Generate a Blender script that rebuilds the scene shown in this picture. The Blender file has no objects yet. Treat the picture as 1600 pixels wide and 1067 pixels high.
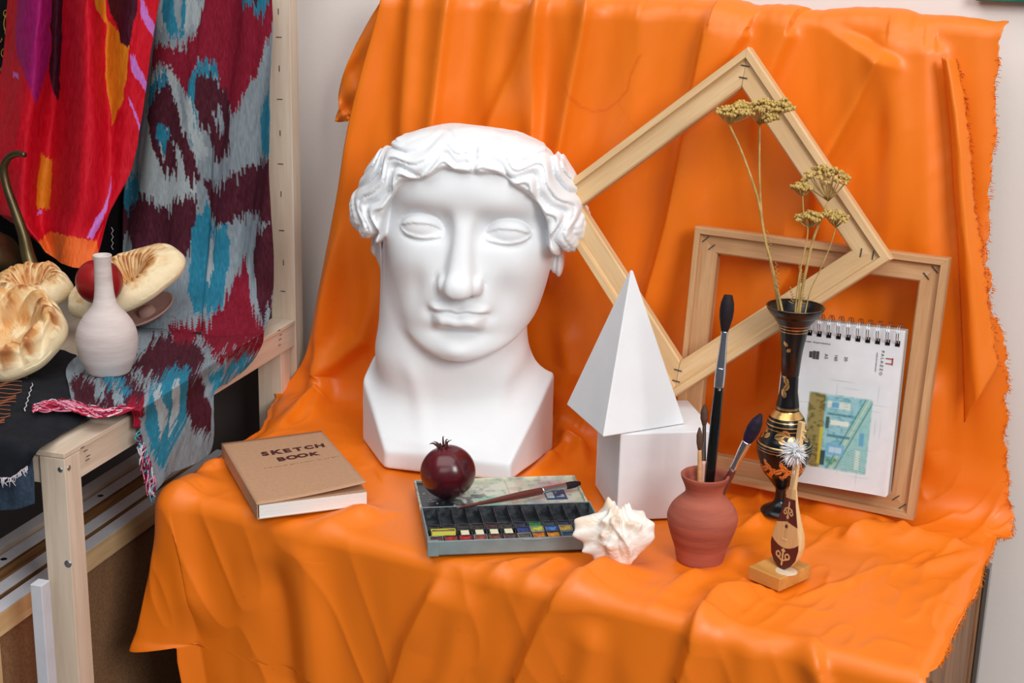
import bpy, math, random
import numpy as np
from mathutils import Matrix, Vector
SC = bpy.context.scene
COL = SC.collection
rnd = random.Random(7)
# ---------------------------------------------------------------- camera
FPX = 2222.0
def cam_basis(pitch=16.0, roll=1.4, yaw=26.4121):
    p, r, w = map(math.radians, (pitch, roll, yaw))
    fw = np.array([0, math.cos(p), -math.sin(p)]); rt0 = np.array([1, 0, 0.]); up0 = np.cross(rt0, fw)
    rt = rt0*math.cos(r)+up0*math.sin(r); up = np.cross(rt, fw)
    R = np.array([[math.cos(w), -math.sin(w), 0], [math.sin(w), math.cos(w), 0], [0, 0, 1]])
    return R@fw, R@rt, R@up
FW, RT, UP = cam_basis()
CO = np.array([0, 0, 1.455])
cd = bpy.data.cameras.new('camera'); cam = bpy.data.objects.new('camera', cd); COL.objects.link(cam)
cd.sensor_width = 36; cd.lens = FPX*36/1600; cd.clip_start = .05
cam.matrix_world = Matrix(((RT[0], UP[0], -FW[0], CO[0]), (RT[1], UP[1], -FW[1], CO[1]), (RT[2], UP[2], -FW[2], CO[2]), (0, 0, 0, 1)))
SC.camera = cam
# ---------------------------------------------------------------- light
vs = SC.view_settings
vs.view_transform = 'Standard'; vs.look = 'None'; vs.gamma = 1; vs.use_curve_mapping = False; vs.exposure = -0.30
wd = bpy.data.worlds.new('world'); SC.world = wd; wd.use_nodes = True
bg = wd.node_tree.nodes['Background']; bg.inputs[0].default_value = (.86, .91, 1, 1); bg.inputs[1].default_value = 0.17
def area(name, loc, target, size, sizey, power, col=(1, 1, 1)):
    l = bpy.data.lights.new(name, 'AREA'); l.shape = 'RECTANGLE'; l.size = size; l.size_y = sizey; l.energy = power; l.color = col
    o = bpy.data.objects.new(name, l); COL.objects.link(o); o.location = loc
    o.rotation_euler = (Vector(target)-Vector(loc)).to_track_quat('-Z', 'Y').to_euler()
    return o
area('window_light', (2.05, -.6, 2.75), (-.7, 1.6, .9), 1.2, 1.4, 104, (1, .985, .96))
area('second_window_light', (.1, -1.6, 2.5), (-.9, 1.6, .9), 1.4, 1.0, 15, (.97, .985, 1))
area('ceiling_bounce_light', (-.6, .5, 2.95), (-.7, 1.0, 0), 2.4, 2.0, 46, (1, .99, .975))
# ---------------------------------------------------------------- geometry of rays (turns a measured direction into a point on a real plane)
def ray(px, py): return FW+RT*(px-800)/FPX-UP*(py-533.5)/FPX
def Z(px, py, z): d = ray(px, py); return CO+d*(z-CO[2])/d[2]
def Y(px, py, y): d = ray(px, py); return CO+d*(y-CO[1])/d[1]
def PL(px, py, P, n):
    d = ray(px, py); n = np.array(n, float); return CO+d*((np.array(P, float)-CO)@n)/(d@n)
# ---------------------------------------------------------------- small helpers
def lin(c):
    c = np.asarray(c, float)/255.0
    return np.where(c <= .04045, c/12.92, ((c+.055)/1.055)**2.4)
def L4(c): r = lin(c); return (float(r[0]), float(r[1]), float(r[2]), 1)
def hash2(ix, iy, s=0):
    n = (ix.astype(np.int64)*374761393+iy.astype(np.int64)*668265263+s*982451653) & 0xffffffff
    n = ((n ^ (n >> 13))*1274126177) & 0xffffffff
    return ((n ^ (n >> 16)) & 0xffff)/65535.0
def vnoise(x, y, s=0):
    x = np.asarray(x, float); y = np.asarray(y, float)
    ix = np.floor(x); iy = np.floor(y); fx = x-ix; fy = y-iy
    fx = fx*fx*(3-2*fx); fy = fy*fy*(3-2*fy); ix = ix.astype(np.int64); iy = iy.astype(np.int64)
    a = hash2(ix, iy, s); b = hash2(ix+1, iy, s); c = hash2(ix, iy+1, s); d = hash2(ix+1, iy+1, s)
    return (a*(1-fx)+b*fx)*(1-fy)+(c*(1-fx)+d*fx)*fy
def fbm(x, y, s=0, o=4):
    t = 0; a = .5
    for k in range(o): t = t+a*vnoise(x*2**k, y*2**k, s+k*17); a *= .5
    return t
def sstep(a, b, x): t = np.clip((x-a)/(b-a), 0, 1); return t*t*(3-2*t)
def wpos(o):
    p = np.zeros(3)
    while o is not None: p = p+np.array(o.location); o = o.parent
    return p
def mesh(name, V, F, m=None, parent=None, smooth=True, col=None, world=True, bevel=0, solid=0, kind=None):
    V = np.asarray(V, float)
    if parent is not None and world: V = V-wpos(parent)
    me = bpy.data.meshes.new(name)
    if isinstance(F, np.ndarray) and F.ndim == 2 and len(F) > 200:
        k = F.shape[1]
        me.vertices.add(len(V)); me.vertices.foreach_set('co', V.astype(np.float32).ravel())
        me.loops.add(F.size); me.loops.foreach_set('vertex_index', F.astype(np.int32).ravel())
        me.polygons.add(len(F)); me.polygons.foreach_set('loop_start', np.arange(0, F.size, k, dtype=np.int32))
        me.polygons.foreach_set('loop_total', np.full(len(F), k, np.int32))
        me.update(calc_edges=True); me.validate()
    else:
        me.from_pydata([tuple(v) for v in V], [], [tuple(int(i) for i in f) for f in F]); me.update()
    if smooth: me.polygons.foreach_set('use_smooth', np.ones(len(me.polygons), bool))
    if col is not None:
        a = me.color_attributes.new('Col', 'FLOAT_COLOR', 'POINT')
        c = np.ones((len(V), 4), np.float32); c[:, :3] = col; a.data.foreach_set('color', c.ravel())
    o = bpy.data.objects.new(name, me); COL.objects.link(o)
    if m is not None: me.materials.append(m)
    if parent is not None: o.parent = parent
    if solid:
        s = o.modifiers.new('solid', 'SOLIDIFY'); s.thickness = solid; s.offset = -1
    if bevel:
        b = o.modifiers.new('bevel', 'BEVEL'); b.width = bevel; b.segments = 2; b.limit_method = 'ANGLE'
        b.angle_limit = math.radians(40)
    if kind: o['kind'] = kind
    return o
def tag(o, label, cat, group=None):
    o['label'] = label; o['category'] = cat
    if group: o['group'] = group
    return o
def thing(name, label, cat, loc, group=None):
    o = bpy.data.objects.new(name, None); COL.objects.link(o); o.location = tuple(float(v) for v in loc); o.empty_display_size = .02
    return tag(o, label, cat, group)
def boxv(c, e1, e2, e3):
    c, e1, e2, e3 = [np.asarray(v, float) for v in (c, e1, e2, e3)]
    V = [c+a*e1+b*e2+d*e3 for d in (-1, 1) for b in (-1, 1) for a in (-1, 1)]
    F = [(0, 2, 3, 1), (4, 5, 7, 6), (0, 1, 5, 4), (2, 6, 7, 3), (0, 4, 6, 2), (1, 3, 7, 5)]
    return V, F
def box(name, c, e1, e2, e3, m, parent=None, bevel=.0008):
    V, F = boxv(c, e1, e2, e3)
    return mesh(name, V, F, m, parent, smooth=False, bevel=bevel)
def aabox(name, lo, hi, m, parent=None, bevel=.0008):
    lo = np.array(lo, float); hi = np.array(hi, float); h = (hi-lo)/2
    return box(name, (lo+hi)/2, (h[0], 0, 0), (0, h[1], 0), (0, 0, h[2]), m, parent, bevel)
def prism(base, top):
    n = len(base); V = list(base)+list(top)
    F = [tuple(range(n-1, -1, -1)), tuple(range(n, 2*n))]+[(i, (i+1) % n, n+(i+1) % n, n+i) for i in range(n)]
    return V, F
def join(parts):
    V = []; F = []
    for v, f in parts:
        k = len(V); V += [np.asarray(p, float) for p in v]; F += [tuple(int(i)+k for i in q) for q in f]
    return V, F
def gridF(nu, nv, wrap=False):
    i = np.arange(nv-1)[:, None]; j = np.arange(nu if wrap else nu-1)[None, :]
    j2 = (j+1) % nu
    a = i*nu+j; b = i*nu+j2; c = (i+1)*nu+j2; d = (i+1)*nu+j
    return np.stack([a, b, c, d], -1).reshape(-1, 4)
def frame_of(d):
    d = np.asarray(d, float); d = d/np.linalg.norm(d)
    a = np.array([0, 0, 1.]) if abs(d[2]) < .9 else np.array([1., 0, 0])
    u = np.cross(a, d); u /= np.linalg.norm(u); return u, np.cross(d, u), d
def catmull(P, n):
    P = np.asarray(P, float)
    if len(P) == 2: t = np.linspace(0, 1, n)[:, None]; return P[0]*(1-t)+P[1]*t
    Q = np.vstack([2*P[0]-P[1], P, 2*P[-1]-P[-2]]); m = len(P)-1
    t = np.linspace(0, m, n); i = np.minimum(t.astype(int), m-1); f = (t-i)[:, None]
    a, b, c, d = Q[i], Q[i+1], Q[i+2], Q[i+3]
    return .5*((2*b)+(-a+c)*f+(2*a-5*b+4*c-d)*f*f+(-a+3*b-3*c+d)*f**3)
def tube(path, rad, n=10, steps=None, flat=1.0):
    path = np.asarray(path, float); rad = np.atleast_1d(np.asarray(rad, float))
    if len(rad) == 1: rad = np.full(len(path), rad[0])
    if steps:
        rad = np.interp(np.linspace(0, 1, steps), np.linspace(0, 1, len(rad)), rad); path = catmull(path, steps)
    m = len(path); T = np.gradient(path, axis=0); T /= np.linalg.norm(T, axis=1)[:, None]+1e-12
    u, v, _ = frame_of(T[0]); V = []
    for k in range(m):
        u = u-T[k]*(u@T[k]); u /= np.linalg.norm(u); v = np.cross(T[k], u)
        a = np.arange(n)*2*math.pi/n
        V.append(path[k]+rad[k]*(np.cos(a)[:, None]*u+flat*np.sin(a)[:, None]*v))
    V = list(np.vstack(V)); F = [tuple(q) for q in gridF(n, m, True)]
    F += [tuple(range(n-1, -1, -1)), tuple((m-1)*n+i for i in range(n))]
    return V, F
def lathe(c, prof, n=48, axis=(0, 0, 1), steps=None, caps=True):
    prof = np.array(prof, float)
    if steps:
        s = np.r_[0, np.cumsum(np.hypot(*np.diff(prof, axis=0).T))]; prof = catmull(prof, steps)
    u, v, w = frame_of(axis); a = np.arange(n)*2*math.pi/n
    ring = np.cos(a)[:, None]*u+np.sin(a)[:, None]*v
    V = np.vstack([np.asarray(c)+r*ring+z*w for r, z in prof]); m = len(prof)
    F = [tuple(q) for q in gridF(n, m, True)]
    if caps: F += [tuple(range(n-1, -1, -1)), tuple((m-1)*n+i for i in range(n))]
    return list(V), F
def text_mesh(s, size, depth=.0002, offset=0.0, shear=0, space=1.0):
    cu = bpy.data.curves.new('lettering', 'FONT'); cu.body = s; cu.size = size; cu.extrude = depth; cu.offset = offset; cu.shear = shear; cu.space_character = space
    cu.resolution_u = 3; cu.align_x = 'CENTER'; cu.align_y = 'CENTER'
    o = bpy.data.objects.new('t', cu); COL.objects.link(o)
    dg = bpy.context.evaluated_depsgraph_get(); me = bpy.data.meshes.new_from_object(o.evaluated_get(dg))
    V = np.array([v.co[:] for v in me.vertices]); F = [tuple(p.vertices) for p in me.polygons]
    bpy.data.objects.remove(o); bpy.data.curves.remove(cu); bpy.data.meshes.remove(me)
    return V, F
# ---------------------------------------------------------------- materials
def newmat(name):
    m = bpy.data.materials.new(name); m.use_nodes = True
    nt = m.node_tree; return m, nt, nt.nodes['Principled BSDF']
def mat(name, rgb=None, rough=.6, spec=.5, metal=0, var=.0, vscale=20, bump=0, bscale=80, sheen=0, vcol=False, rgb2=None, coat=0, sss=0, aniso=None, trans=0):
    m, nt, b = newmat(name); N = nt.nodes; K = nt.links
    b.inputs['Roughness'].default_value = rough; b.inputs['Specular IOR Level'].default_value = spec; b.inputs['Metallic'].default_value = metal
    if sheen: b.inputs['Sheen Weight'].default_value = sheen; b.inputs['Sheen Roughness'].default_value = .4
    if coat: b.inputs['Coat Weight'].default_value = coat; b.inputs['Coat Roughness'].default_value = .12
    if sss: b.inputs['Subsurface Weight'].default_value = sss; b.inputs['Subsurface Scale'].default_value = .004
    tc = N.new('ShaderNodeTexCoord'); mp = N.new('ShaderNodeMapping'); K.new(tc.outputs['Object'], mp.inputs[0])
    if aniso: mp.inputs['Scale'].default_value = aniso
    if vcol:
        src = N.new('ShaderNodeVertexColor'); src.layer_name = 'Col'; base = src.outputs[0]
    else:
        src = N.new('ShaderNodeRGB'); src.outputs[0].default_value = L4(rgb); base = src.outputs[0]
    if var or rgb2 is not None:
        nz = N.new('ShaderNodeTexNoise'); nz.inputs['Scale'].default_value = vscale; nz.inputs['Detail'].default_value = 5; K.new(mp.outputs[0], nz.inputs['Vector'])
        mx = N.new('ShaderNodeMix'); mx.data_type = 'RGBA'
        cr = N.new('ShaderNodeValToRGB'); cr.color_ramp.elements[0].position = .38; cr.color_ramp.elements[1].position = .66; K.new(nz.outputs[0], cr.inputs[0])
        K.new(cr.outputs[0], mx.inputs[0]); K.new(base, mx.inputs[6])
        if rgb2 is not None: mx.inputs[7].default_value = L4(rgb2)
        else:
            mm = N.new('ShaderNodeMix'); mm.data_type = 'RGBA'; mm.blend_type = 'MULTIPLY'; mm.inputs[0].default_value = 1
            K.new(base, mm.inputs[6]); mm.inputs[7].default_value = (1-var, 1-var, 1-var, 1); K.new(mm.outputs[2], mx.inputs[7])
        base = mx.outputs[2]
    K.new(base, b.inputs['Base Color'])
    if bump:
        n2 = N.new('ShaderNodeTexNoise'); n2.inputs['Scale'].default_value = bscale; n2.inputs['Detail'].default_value = 6; K.new(mp.outputs[0], n2.inputs['Vector'])
        bp = N.new('ShaderNodeBump'); bp.inputs['Strength'].default_value = bump; bp.inputs['Distance'].default_value = .001
        K.new(n2.outputs[0], bp.inputs['Height']); K.new(bp.outputs[0], b.inputs['Normal'])
    if trans:
        tr = N.new('ShaderNodeBsdfTranslucent'); K.new(base, tr.inputs[0]); ms = N.new('ShaderNodeMixShader'); ms.inputs[0].default_value = trans
        K.new(b.outputs[0], ms.inputs[1]); K.new(tr.outputs[0], ms.inputs[2]); K.new(ms.outputs[0], N['Material Output'].inputs[0])
    return m
def wood(name, c1, c2, rough=.6, scale=(4, 60, 60), dist=3.0):
    m, nt, b = newmat(name); N = nt.nodes; K = nt.links
    tc = N.new('ShaderNodeTexCoord'); mp = N.new('ShaderNodeMapping'); mp.inputs['Scale'].default_value = scale
    K.new(tc.outputs['Object'], mp.inputs[0])
    nz = N.new('ShaderNodeTexNoise'); nz.inputs['Scale'].default_value = 1; nz.inputs['Detail'].default_value = 4; nz.inputs['Distortion'].default_value = .6; K.new(mp.outputs[0], nz.inputs['Vector'])
    n3 = N.new('ShaderNodeTexNoise'); n3.inputs['Scale'].default_value = 6; n3.inputs['Detail'].default_value = 2; K.new(mp.outputs[0], n3.inputs['Vector'])
    ad = N.new('ShaderNodeMath'); ad.operation = 'MULTIPLY_ADD'; ad.inputs[1].default_value = .35; K.new(n3.outputs[0], ad.inputs[0]); K.new(nz.outputs[0], ad.inputs[2])
    cr = N.new('ShaderNodeValToRGB'); cr.color_ramp.elements[0].position = .5; cr.color_ramp.elements[1].position = .85
    cr.color_ramp.elements[0].color = L4(c1); cr.color_ramp.elements[1].color = L4(c2)
    K.new(ad.outputs[0], cr.inputs[0]); K.new(cr.outputs[0], b.inputs['Base Color']); b.inputs['Roughness'].default_value = rough
    b.inputs['Specular IOR Level'].default_value = .3
    bp = N.new('ShaderNodeBump'); bp.inputs['Strength'].default_value = .15; bp.inputs['Distance'].default_value = .0005; K.new(ad.outputs[0], bp.inputs['Height']); K.new(bp.outputs[0], b.inputs['Normal'])
    return m
def gold_vase_mat():
    m, nt, b = newmat('lacquer_and_brass'); N = nt.nodes; K = nt.links
    vc = N.new('ShaderNodeVertexColor'); vc.layer_name = 'Col'
    cr = N.new('ShaderNodeValToRGB'); cr.color_ramp.elements[0].position = .45; cr.color_ramp.elements[1].position = .55; K.new(vc.outputs[0], cr.inputs[0])
    mx = N.new('ShaderNodeMix'); mx.data_type = 'RGBA'; K.new(cr.outputs[0], mx.inputs[0]); mx.inputs[6].default_value = L4((14, 15, 18)); mx.inputs[7].default_value = L4((225, 175, 105))
    K.new(mx.outputs[2], b.inputs['Base Color'])
    mm = N.new('ShaderNodeMath'); mm.operation = 'MULTIPLY'; mm.inputs[1].default_value = .75; K.new(cr.outputs[0], mm.inputs[0]); K.new(mm.outputs[0], b.inputs['Metallic'])
    b.inputs['Roughness'].default_value = .27
    return m
M = {}
M['plaster'] = mat('white_plaster', (240, 243, 246), .62, .3, bump=.12, bscale=160, var=.03, vscale=14)
M['plaster2'] = mat('white_plaster_paint', (234, 235, 238), .7, .3, bump=.25, bscale=60, var=.04, vscale=18)
M['wall'] = mat('painted_wall', (240, 232, 227), .9, .2, bump=.25, bscale=120, var=.02, vscale=3)
M['floor'] = mat('floor_lino', (120, 105, 92), .6, var=.2, vscale=5)
M['cloth'] = mat('orange_satin', vcol=True, rough=.42, spec=.5, var=.05, vscale=3, bump=.10, bscale=900)
CLOTH_RGB = (244, 124, 18)
M['hem'] = mat('orange_frayed_hem', (250, 140, 20), .8, .2, trans=.35)
M['pine'] = wood('pale_pine', (228, 194, 148), (208, 168, 118))
M['pine2'] = wood('warm_pine', (208, 164, 120), (182, 134, 90))
M['birch'] = wood('pale_birch', (222, 206, 187), (204, 184, 162), scale=(3, 40, 40))
M['brownwood'] = wood('brown_wood', (158, 112, 76), (112, 76, 50), scale=(30, 30, 4))
M['midwood'] = wood('aged_stretcher_wood', (160, 118, 74), (112, 78, 46))
M['board'] = mat('hardboard', (150, 112, 80), .8, .2, var=.3, vscale=260, bump=.2, bscale=400)
M['canvas'] = mat('primed_canvas', (205, 206, 214), .8, .2, var=.08, vscale=30)
M['steel'] = mat('steel', (150, 155, 158), .3, metal=.9)
M['chrome'] = mat('chrome', (205, 205, 210), .16, metal=1)
M['staple'] = mat('staple_wire', (80, 84, 90), .4, metal=.7)
M['kraft'] = mat('kraft_cover', (192, 150, 118), .8, .25, var=.08, vscale=220, bump=.1, bscale=500)
M['paper'] = mat('paper', (244, 243, 240), .8, .2, var=.02, vscale=30, aniso=(1, 1, 300))
M['printbrown'] = mat('brown_ink', (74, 28, 26), .7)
M['black'] = mat('black_lacquer', (10, 12, 14), .18, .6)
M['vcol'] = mat('dyed_cloth', vcol=True, rough=.85, spec=.2, bump=.5, bscale=900)
M['silk'] = mat('printed_silk', vcol=True, rough=.6, spec=.2)
M['vplain'] = mat('tinted_surface', vcol=True, rough=.6, spec=.35)
M['crust'] = mat('bread_crust', vcol=True, rough=.62, spec=.4, bump=.6, bscale=240, sss=.1)
M['vase'] = gold_vase_mat()
# ---------------------------------------------------------------- room
YW = 1.955
def structure(o): o['kind'] = 'structure'; return o
structure(aabox('wall_back', (-4.2, YW, 0), (2.6, YW+.1, 2.9), M['wall'], bevel=0))
structure(aabox('floor', (-4.2, -3.2, -.08), (2.6, YW+.1, 0), M['floor'], bevel=0))
# ---------------------------------------------------------------- table under the cloth
XL, XR, YF, YB, ZT = -1.205, -.19, 1.385, 1.848, .722
def leftx(b): return XL-.16*(b-1.378)-.35*np.maximum(0, b-1.66)
tb = thing('side_table', 'brown wooden cabinet table hidden under the orange drape', 'table', (-.7, 1.6, 0))
V, F = prism([(leftx(1.4)+.012, YF+.035, .685), (XR-.012, YF+.035, .685), (XR-.012, YB-.01, .685), (-1.255, YB-.01, .685)], [(leftx(1.4)+.012, YF+.035, .715), (XR-.012, YF+.035, .715), (XR-.012, YB-.01, .715), (-1.255, YB-.01, .715)])
mesh('tabletop', V, F, M['brownwood'], tb, smooth=False)
aabox('side_panel', (XR-.030, YF+.04, .02), (XR-.012, YB-.07, .685), M['brownwood'], tb)
aabox('side_panel', (XL+.03, YF+.04, .02), (XL+.05, YB-.02, .685), M['board'], tb)
aabox('back_panel', (XL+.05, YB-.04, .02), (XR-.045, YB-.02, .685), M['brownwood'], tb)
aabox('front_board', (XL+.05, YF+.06, .02), (XR-.045, YF+.075, .685), M['board'], tb)
for y0 in (YF+.03, YB-.075): aabox('corner_post', (XR-.045, y0, 0), (XR-.009, y0+.035, .685), M['brownwood'], tb)
aabox('steel_edge', (XR-.008, YB-.055, 0), (XR-.002, YB-.035, .68), M['steel'], tb)
# scrap of paper peeping out at the front right corner
rt = aabox('paper_liner', (XR-.075, YF+.004, .60), (XR-.0105, YF+.012, .712), mat('printed_paper', (206, 210, 220), .7, rgb2=(120, 140, 170), vscale=60), bevel=0)
tag(rt, 'white and blue paper showing under the orange cloth at table corner', 'paper')
# ---------------------------------------------------------------- rack that holds the drape
rk = thing('drape_backboard', 'plain board standing behind the table that carries the orange drape', 'board', (-.7, YB+.03, ZT))
aabox('board_panel', (-1.10, YB+.034, .10), (-.27, YB+.046, 1.320), M['board'], rk)
# ---------------------------------------------------------------- orange drape
RF, RB = .02, .04
ZR = 1.345
LB = RB*math.pi/2; ZW0 = ZT+RB
B_CREASE = YB-RB
B_WALL0 = B_CREASE+LB
B_RAIL = B_WALL0+(ZR-ZW0)
def cloth_base(x, b):
    x = np.asarray(x, float); b = np.asarray(b, float)
    P = np.stack([x, b, np.full_like(x, ZT)], -1)
    # hanging sides: left, right, front share one rounded edge
    xl = leftx(b); dxl = np.maximum(0, xl+RF-x); dxr = np.maximum(0, x-(XR-RF)); dy = np.maximum(0, YF+RF-b)
    on = b < B_CREASE
    dxl = np.where(on, dxl, 0); dxr = np.where(on, dxr, 0)
    dx = dxl+dxr; sx = np.where(dxl > 0, -1, 1)
    d = np.hypot(dx, dy); dd = np.maximum(d, 1e-9); ux = dx/dd; uy = dy/dd
    LA = RF*math.pi/2; ang = np.minimum(d/RF, math.pi/2)
    out = RF*np.sin(ang); drop = RF*(1-np.cos(ang))+np.maximum(0, d-LA)
    px = np.where(dx > 0, x+sx*(-dx)+sx*ux*out, x); py = np.where(dy > 0, b+dy-uy*out, b)
    # the corner hangs as a cone that stands out to the left
    phi = np.arctan2(dy, dxl+1e-9); fl = np.where((dxl > 0) & (dy > 0), np.sin(2*phi)**1.0, 0)*np.clip((d-.01)/.2, 0, 1.2)*.075
    px = px-fl*.8; py = py-fl*.5
    P[..., 0] = px; P[..., 1] = py; P[..., 2] = ZT-drop
    # back: concave turn, then up the board, over the rail
    t = np.maximum(0, b-B_CREASE); a = np.minimum(t/RB, math.pi/2)
    up = np.maximum(0, t-LB); Zb = ZT+RB*(1-np.cos(a))+up
    Yb = np.where(t > 0, B_CREASE+RB*np.sin(a), P[..., 1])
    rr = .028; tt = np.maximum(0, b-B_RAIL); ar = np.minimum(tt/rr, math.pi)
    Zb = np.where(tt > 0, ZR+rr*np.sin(ar)-np.maximum(0, tt-rr*math.pi), Zb); Yb = np.where(tt > 0, YB+rr*(1-np.cos(ar)), Yb)
    P[..., 1] = np.where(t > 0, Yb, P[..., 1]); P[..., 2] = np.where(t > 0, Zb, P[..., 2])
    return P
def flat(px, py):     # measured point -> flat cloth coordinates
    w = Y(px, py, YB)
    if w[2] > ZW0: return (w[0], B_WALL0+w[2]-ZW0)
    t = Z(px, py, ZT)
    if t[1] > YF+.004: return (t[0], min(t[1], B_WALL0))
    f = Y(px, py, YF); return (f[0], YF+RF-(RF*math.pi/2)-(ZT-RF-f[2]))
def ridge(X, B, pts, wl, wr, A, taper=(.12, .12), px=True):
    P = np.array([flat(*p) for p in pts] if px else pts)
    seg = np.diff(P, axis=0); ln = np.hypot(seg[:, 0], seg[:, 1]); cum = np.r_[0, np.cumsum(ln)]; tot = cum[-1]
    best = np.full(X.shape, 9.); sd = np.full(X.shape, 9.); tt = np.zeros(X.shape)
    for k in range(len(seg)):
        ux, uy = seg[k]/ln[k]; rx = X-P[k, 0]; ry = B-P[k, 1]; t = np.clip(rx*ux+ry*uy, 0, ln[k])
        ex = rx-t*ux; ey = ry-t*uy; dist = np.hypot(ex, ey); side = np.sign(ux*ry-uy*rx)
        c = dist < best; best = np.where(c, dist, best); sd = np.where(c, dist*side, sd); tt = np.where(c, (cum[k]+t)/tot, tt)
    w = np.where(sd < 0, wl, wr)
    ends = 1.0
    if taper[0] > 0: ends = ends*sstep(0, taper[0], tt)
    if taper[1] > 0: ends = ends*sstep(0, taper[1], 1-tt)
    return A*np.exp(-(sd/w)**2)*ends
NU, NB = 460, 780
wallL = [(437, 649), (455, 586), (474, 557), (487, 515), (508, 400), (535, 273), (555, 172), (575, 90), (598, 0)]
wallR = [(1575, 862), (1582, 800), (1566, 700), (1572, 560), (1548, 470), (1542, 400), (1548, 250), (1558, 97)]
fL = np.array([Y(*p, YB-.01) for p in wallL]); fR = np.array([Y(*p, YB-.01) for p in wallR])
bv = np.concatenate([np.linspace(YF-.47, YF+.02, 300), np.linspace(YF+.022, B_WALL0, 230), np.linspace(B_WALL0+.002, B_RAIL, 215), np.linspace(B_RAIL+.001, B_RAIL+.11, NB-745)])
def edgeL(b):
    if b > B_CREASE+.03: return float(np.interp(b-B_WALL0+ZW0, fL[:, 2], fL[:, 0]))
    if b > 1.62: return float(np.interp(b, [1.62, 1.70, B_CREASE+.03], [leftx(1.62)-.05, leftx(1.70)-.012, fL[0, 0]]))
    hang = .205
    if b >= YF+RF: return float(np.interp(b, [YF+RF, 1.50, 1.62], [leftx(YF)-hang, leftx(1.5)-hang*.8, leftx(1.62)-.06]))
    dy = YF+RF-b
    return XL+RF-max(.012, math.sqrt(max(0, (hang+RF)**2-dy*dy)))
def edgeR(b):
    if b > B_CREASE+.03: return float(np.interp(b-B_WALL0+ZW0, fR[:, 2], fR[:, 0]))
    if b > YF+.03: return XR+float(np.interp(b, [YF+.03, 1.5, 1.72, B_CREASE+.03], [.004, .026, .018, fR[0, 0]-XR]))
    return XR-.004-.010*sstep(0, .12, YF+.02-b)-.050*sstep(0, .045, YF+.005-b)
eL = np.array([edgeL(b) for b in bv]); eR = np.array([edgeR(b) for b in bv])
def smooth1(a, n):
    k = np.ones(n)/n; p = np.r_[np.full(n//2, a[0]), a, np.full(n//2, a[-1])]; return np.convolve(p, k, 'valid')[:len(a)]
eL[300:] = smooth1(eL, 9)[300:]; eR = smooth1(eR, 7)
back_ = sstep(B_RAIL+.035, B_RAIL+.06, bv)*.03; eR = eR-back_; eL = eL+back_
eR = eR+.0035*(vnoise(bv*45, bv*0+3)-.5)*2+.002*(vnoise(bv*160, bv*0)-.5)*2
u = np.linspace(0, 1, NU)
X = eL[:, None]*(1-u)+eR[:, None]*u; B = np.repeat(bv[:, None], NU, 1)
P0 = cloth_base(X, B)
Pu = np.gradient(P0, axis=1); Pv = np.gradient(P0, axis=0); Nn = np.cross(Pu, Pv); Nn /= np.linalg.norm(Nn, axis=-1)[..., None]+1e-9
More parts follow.
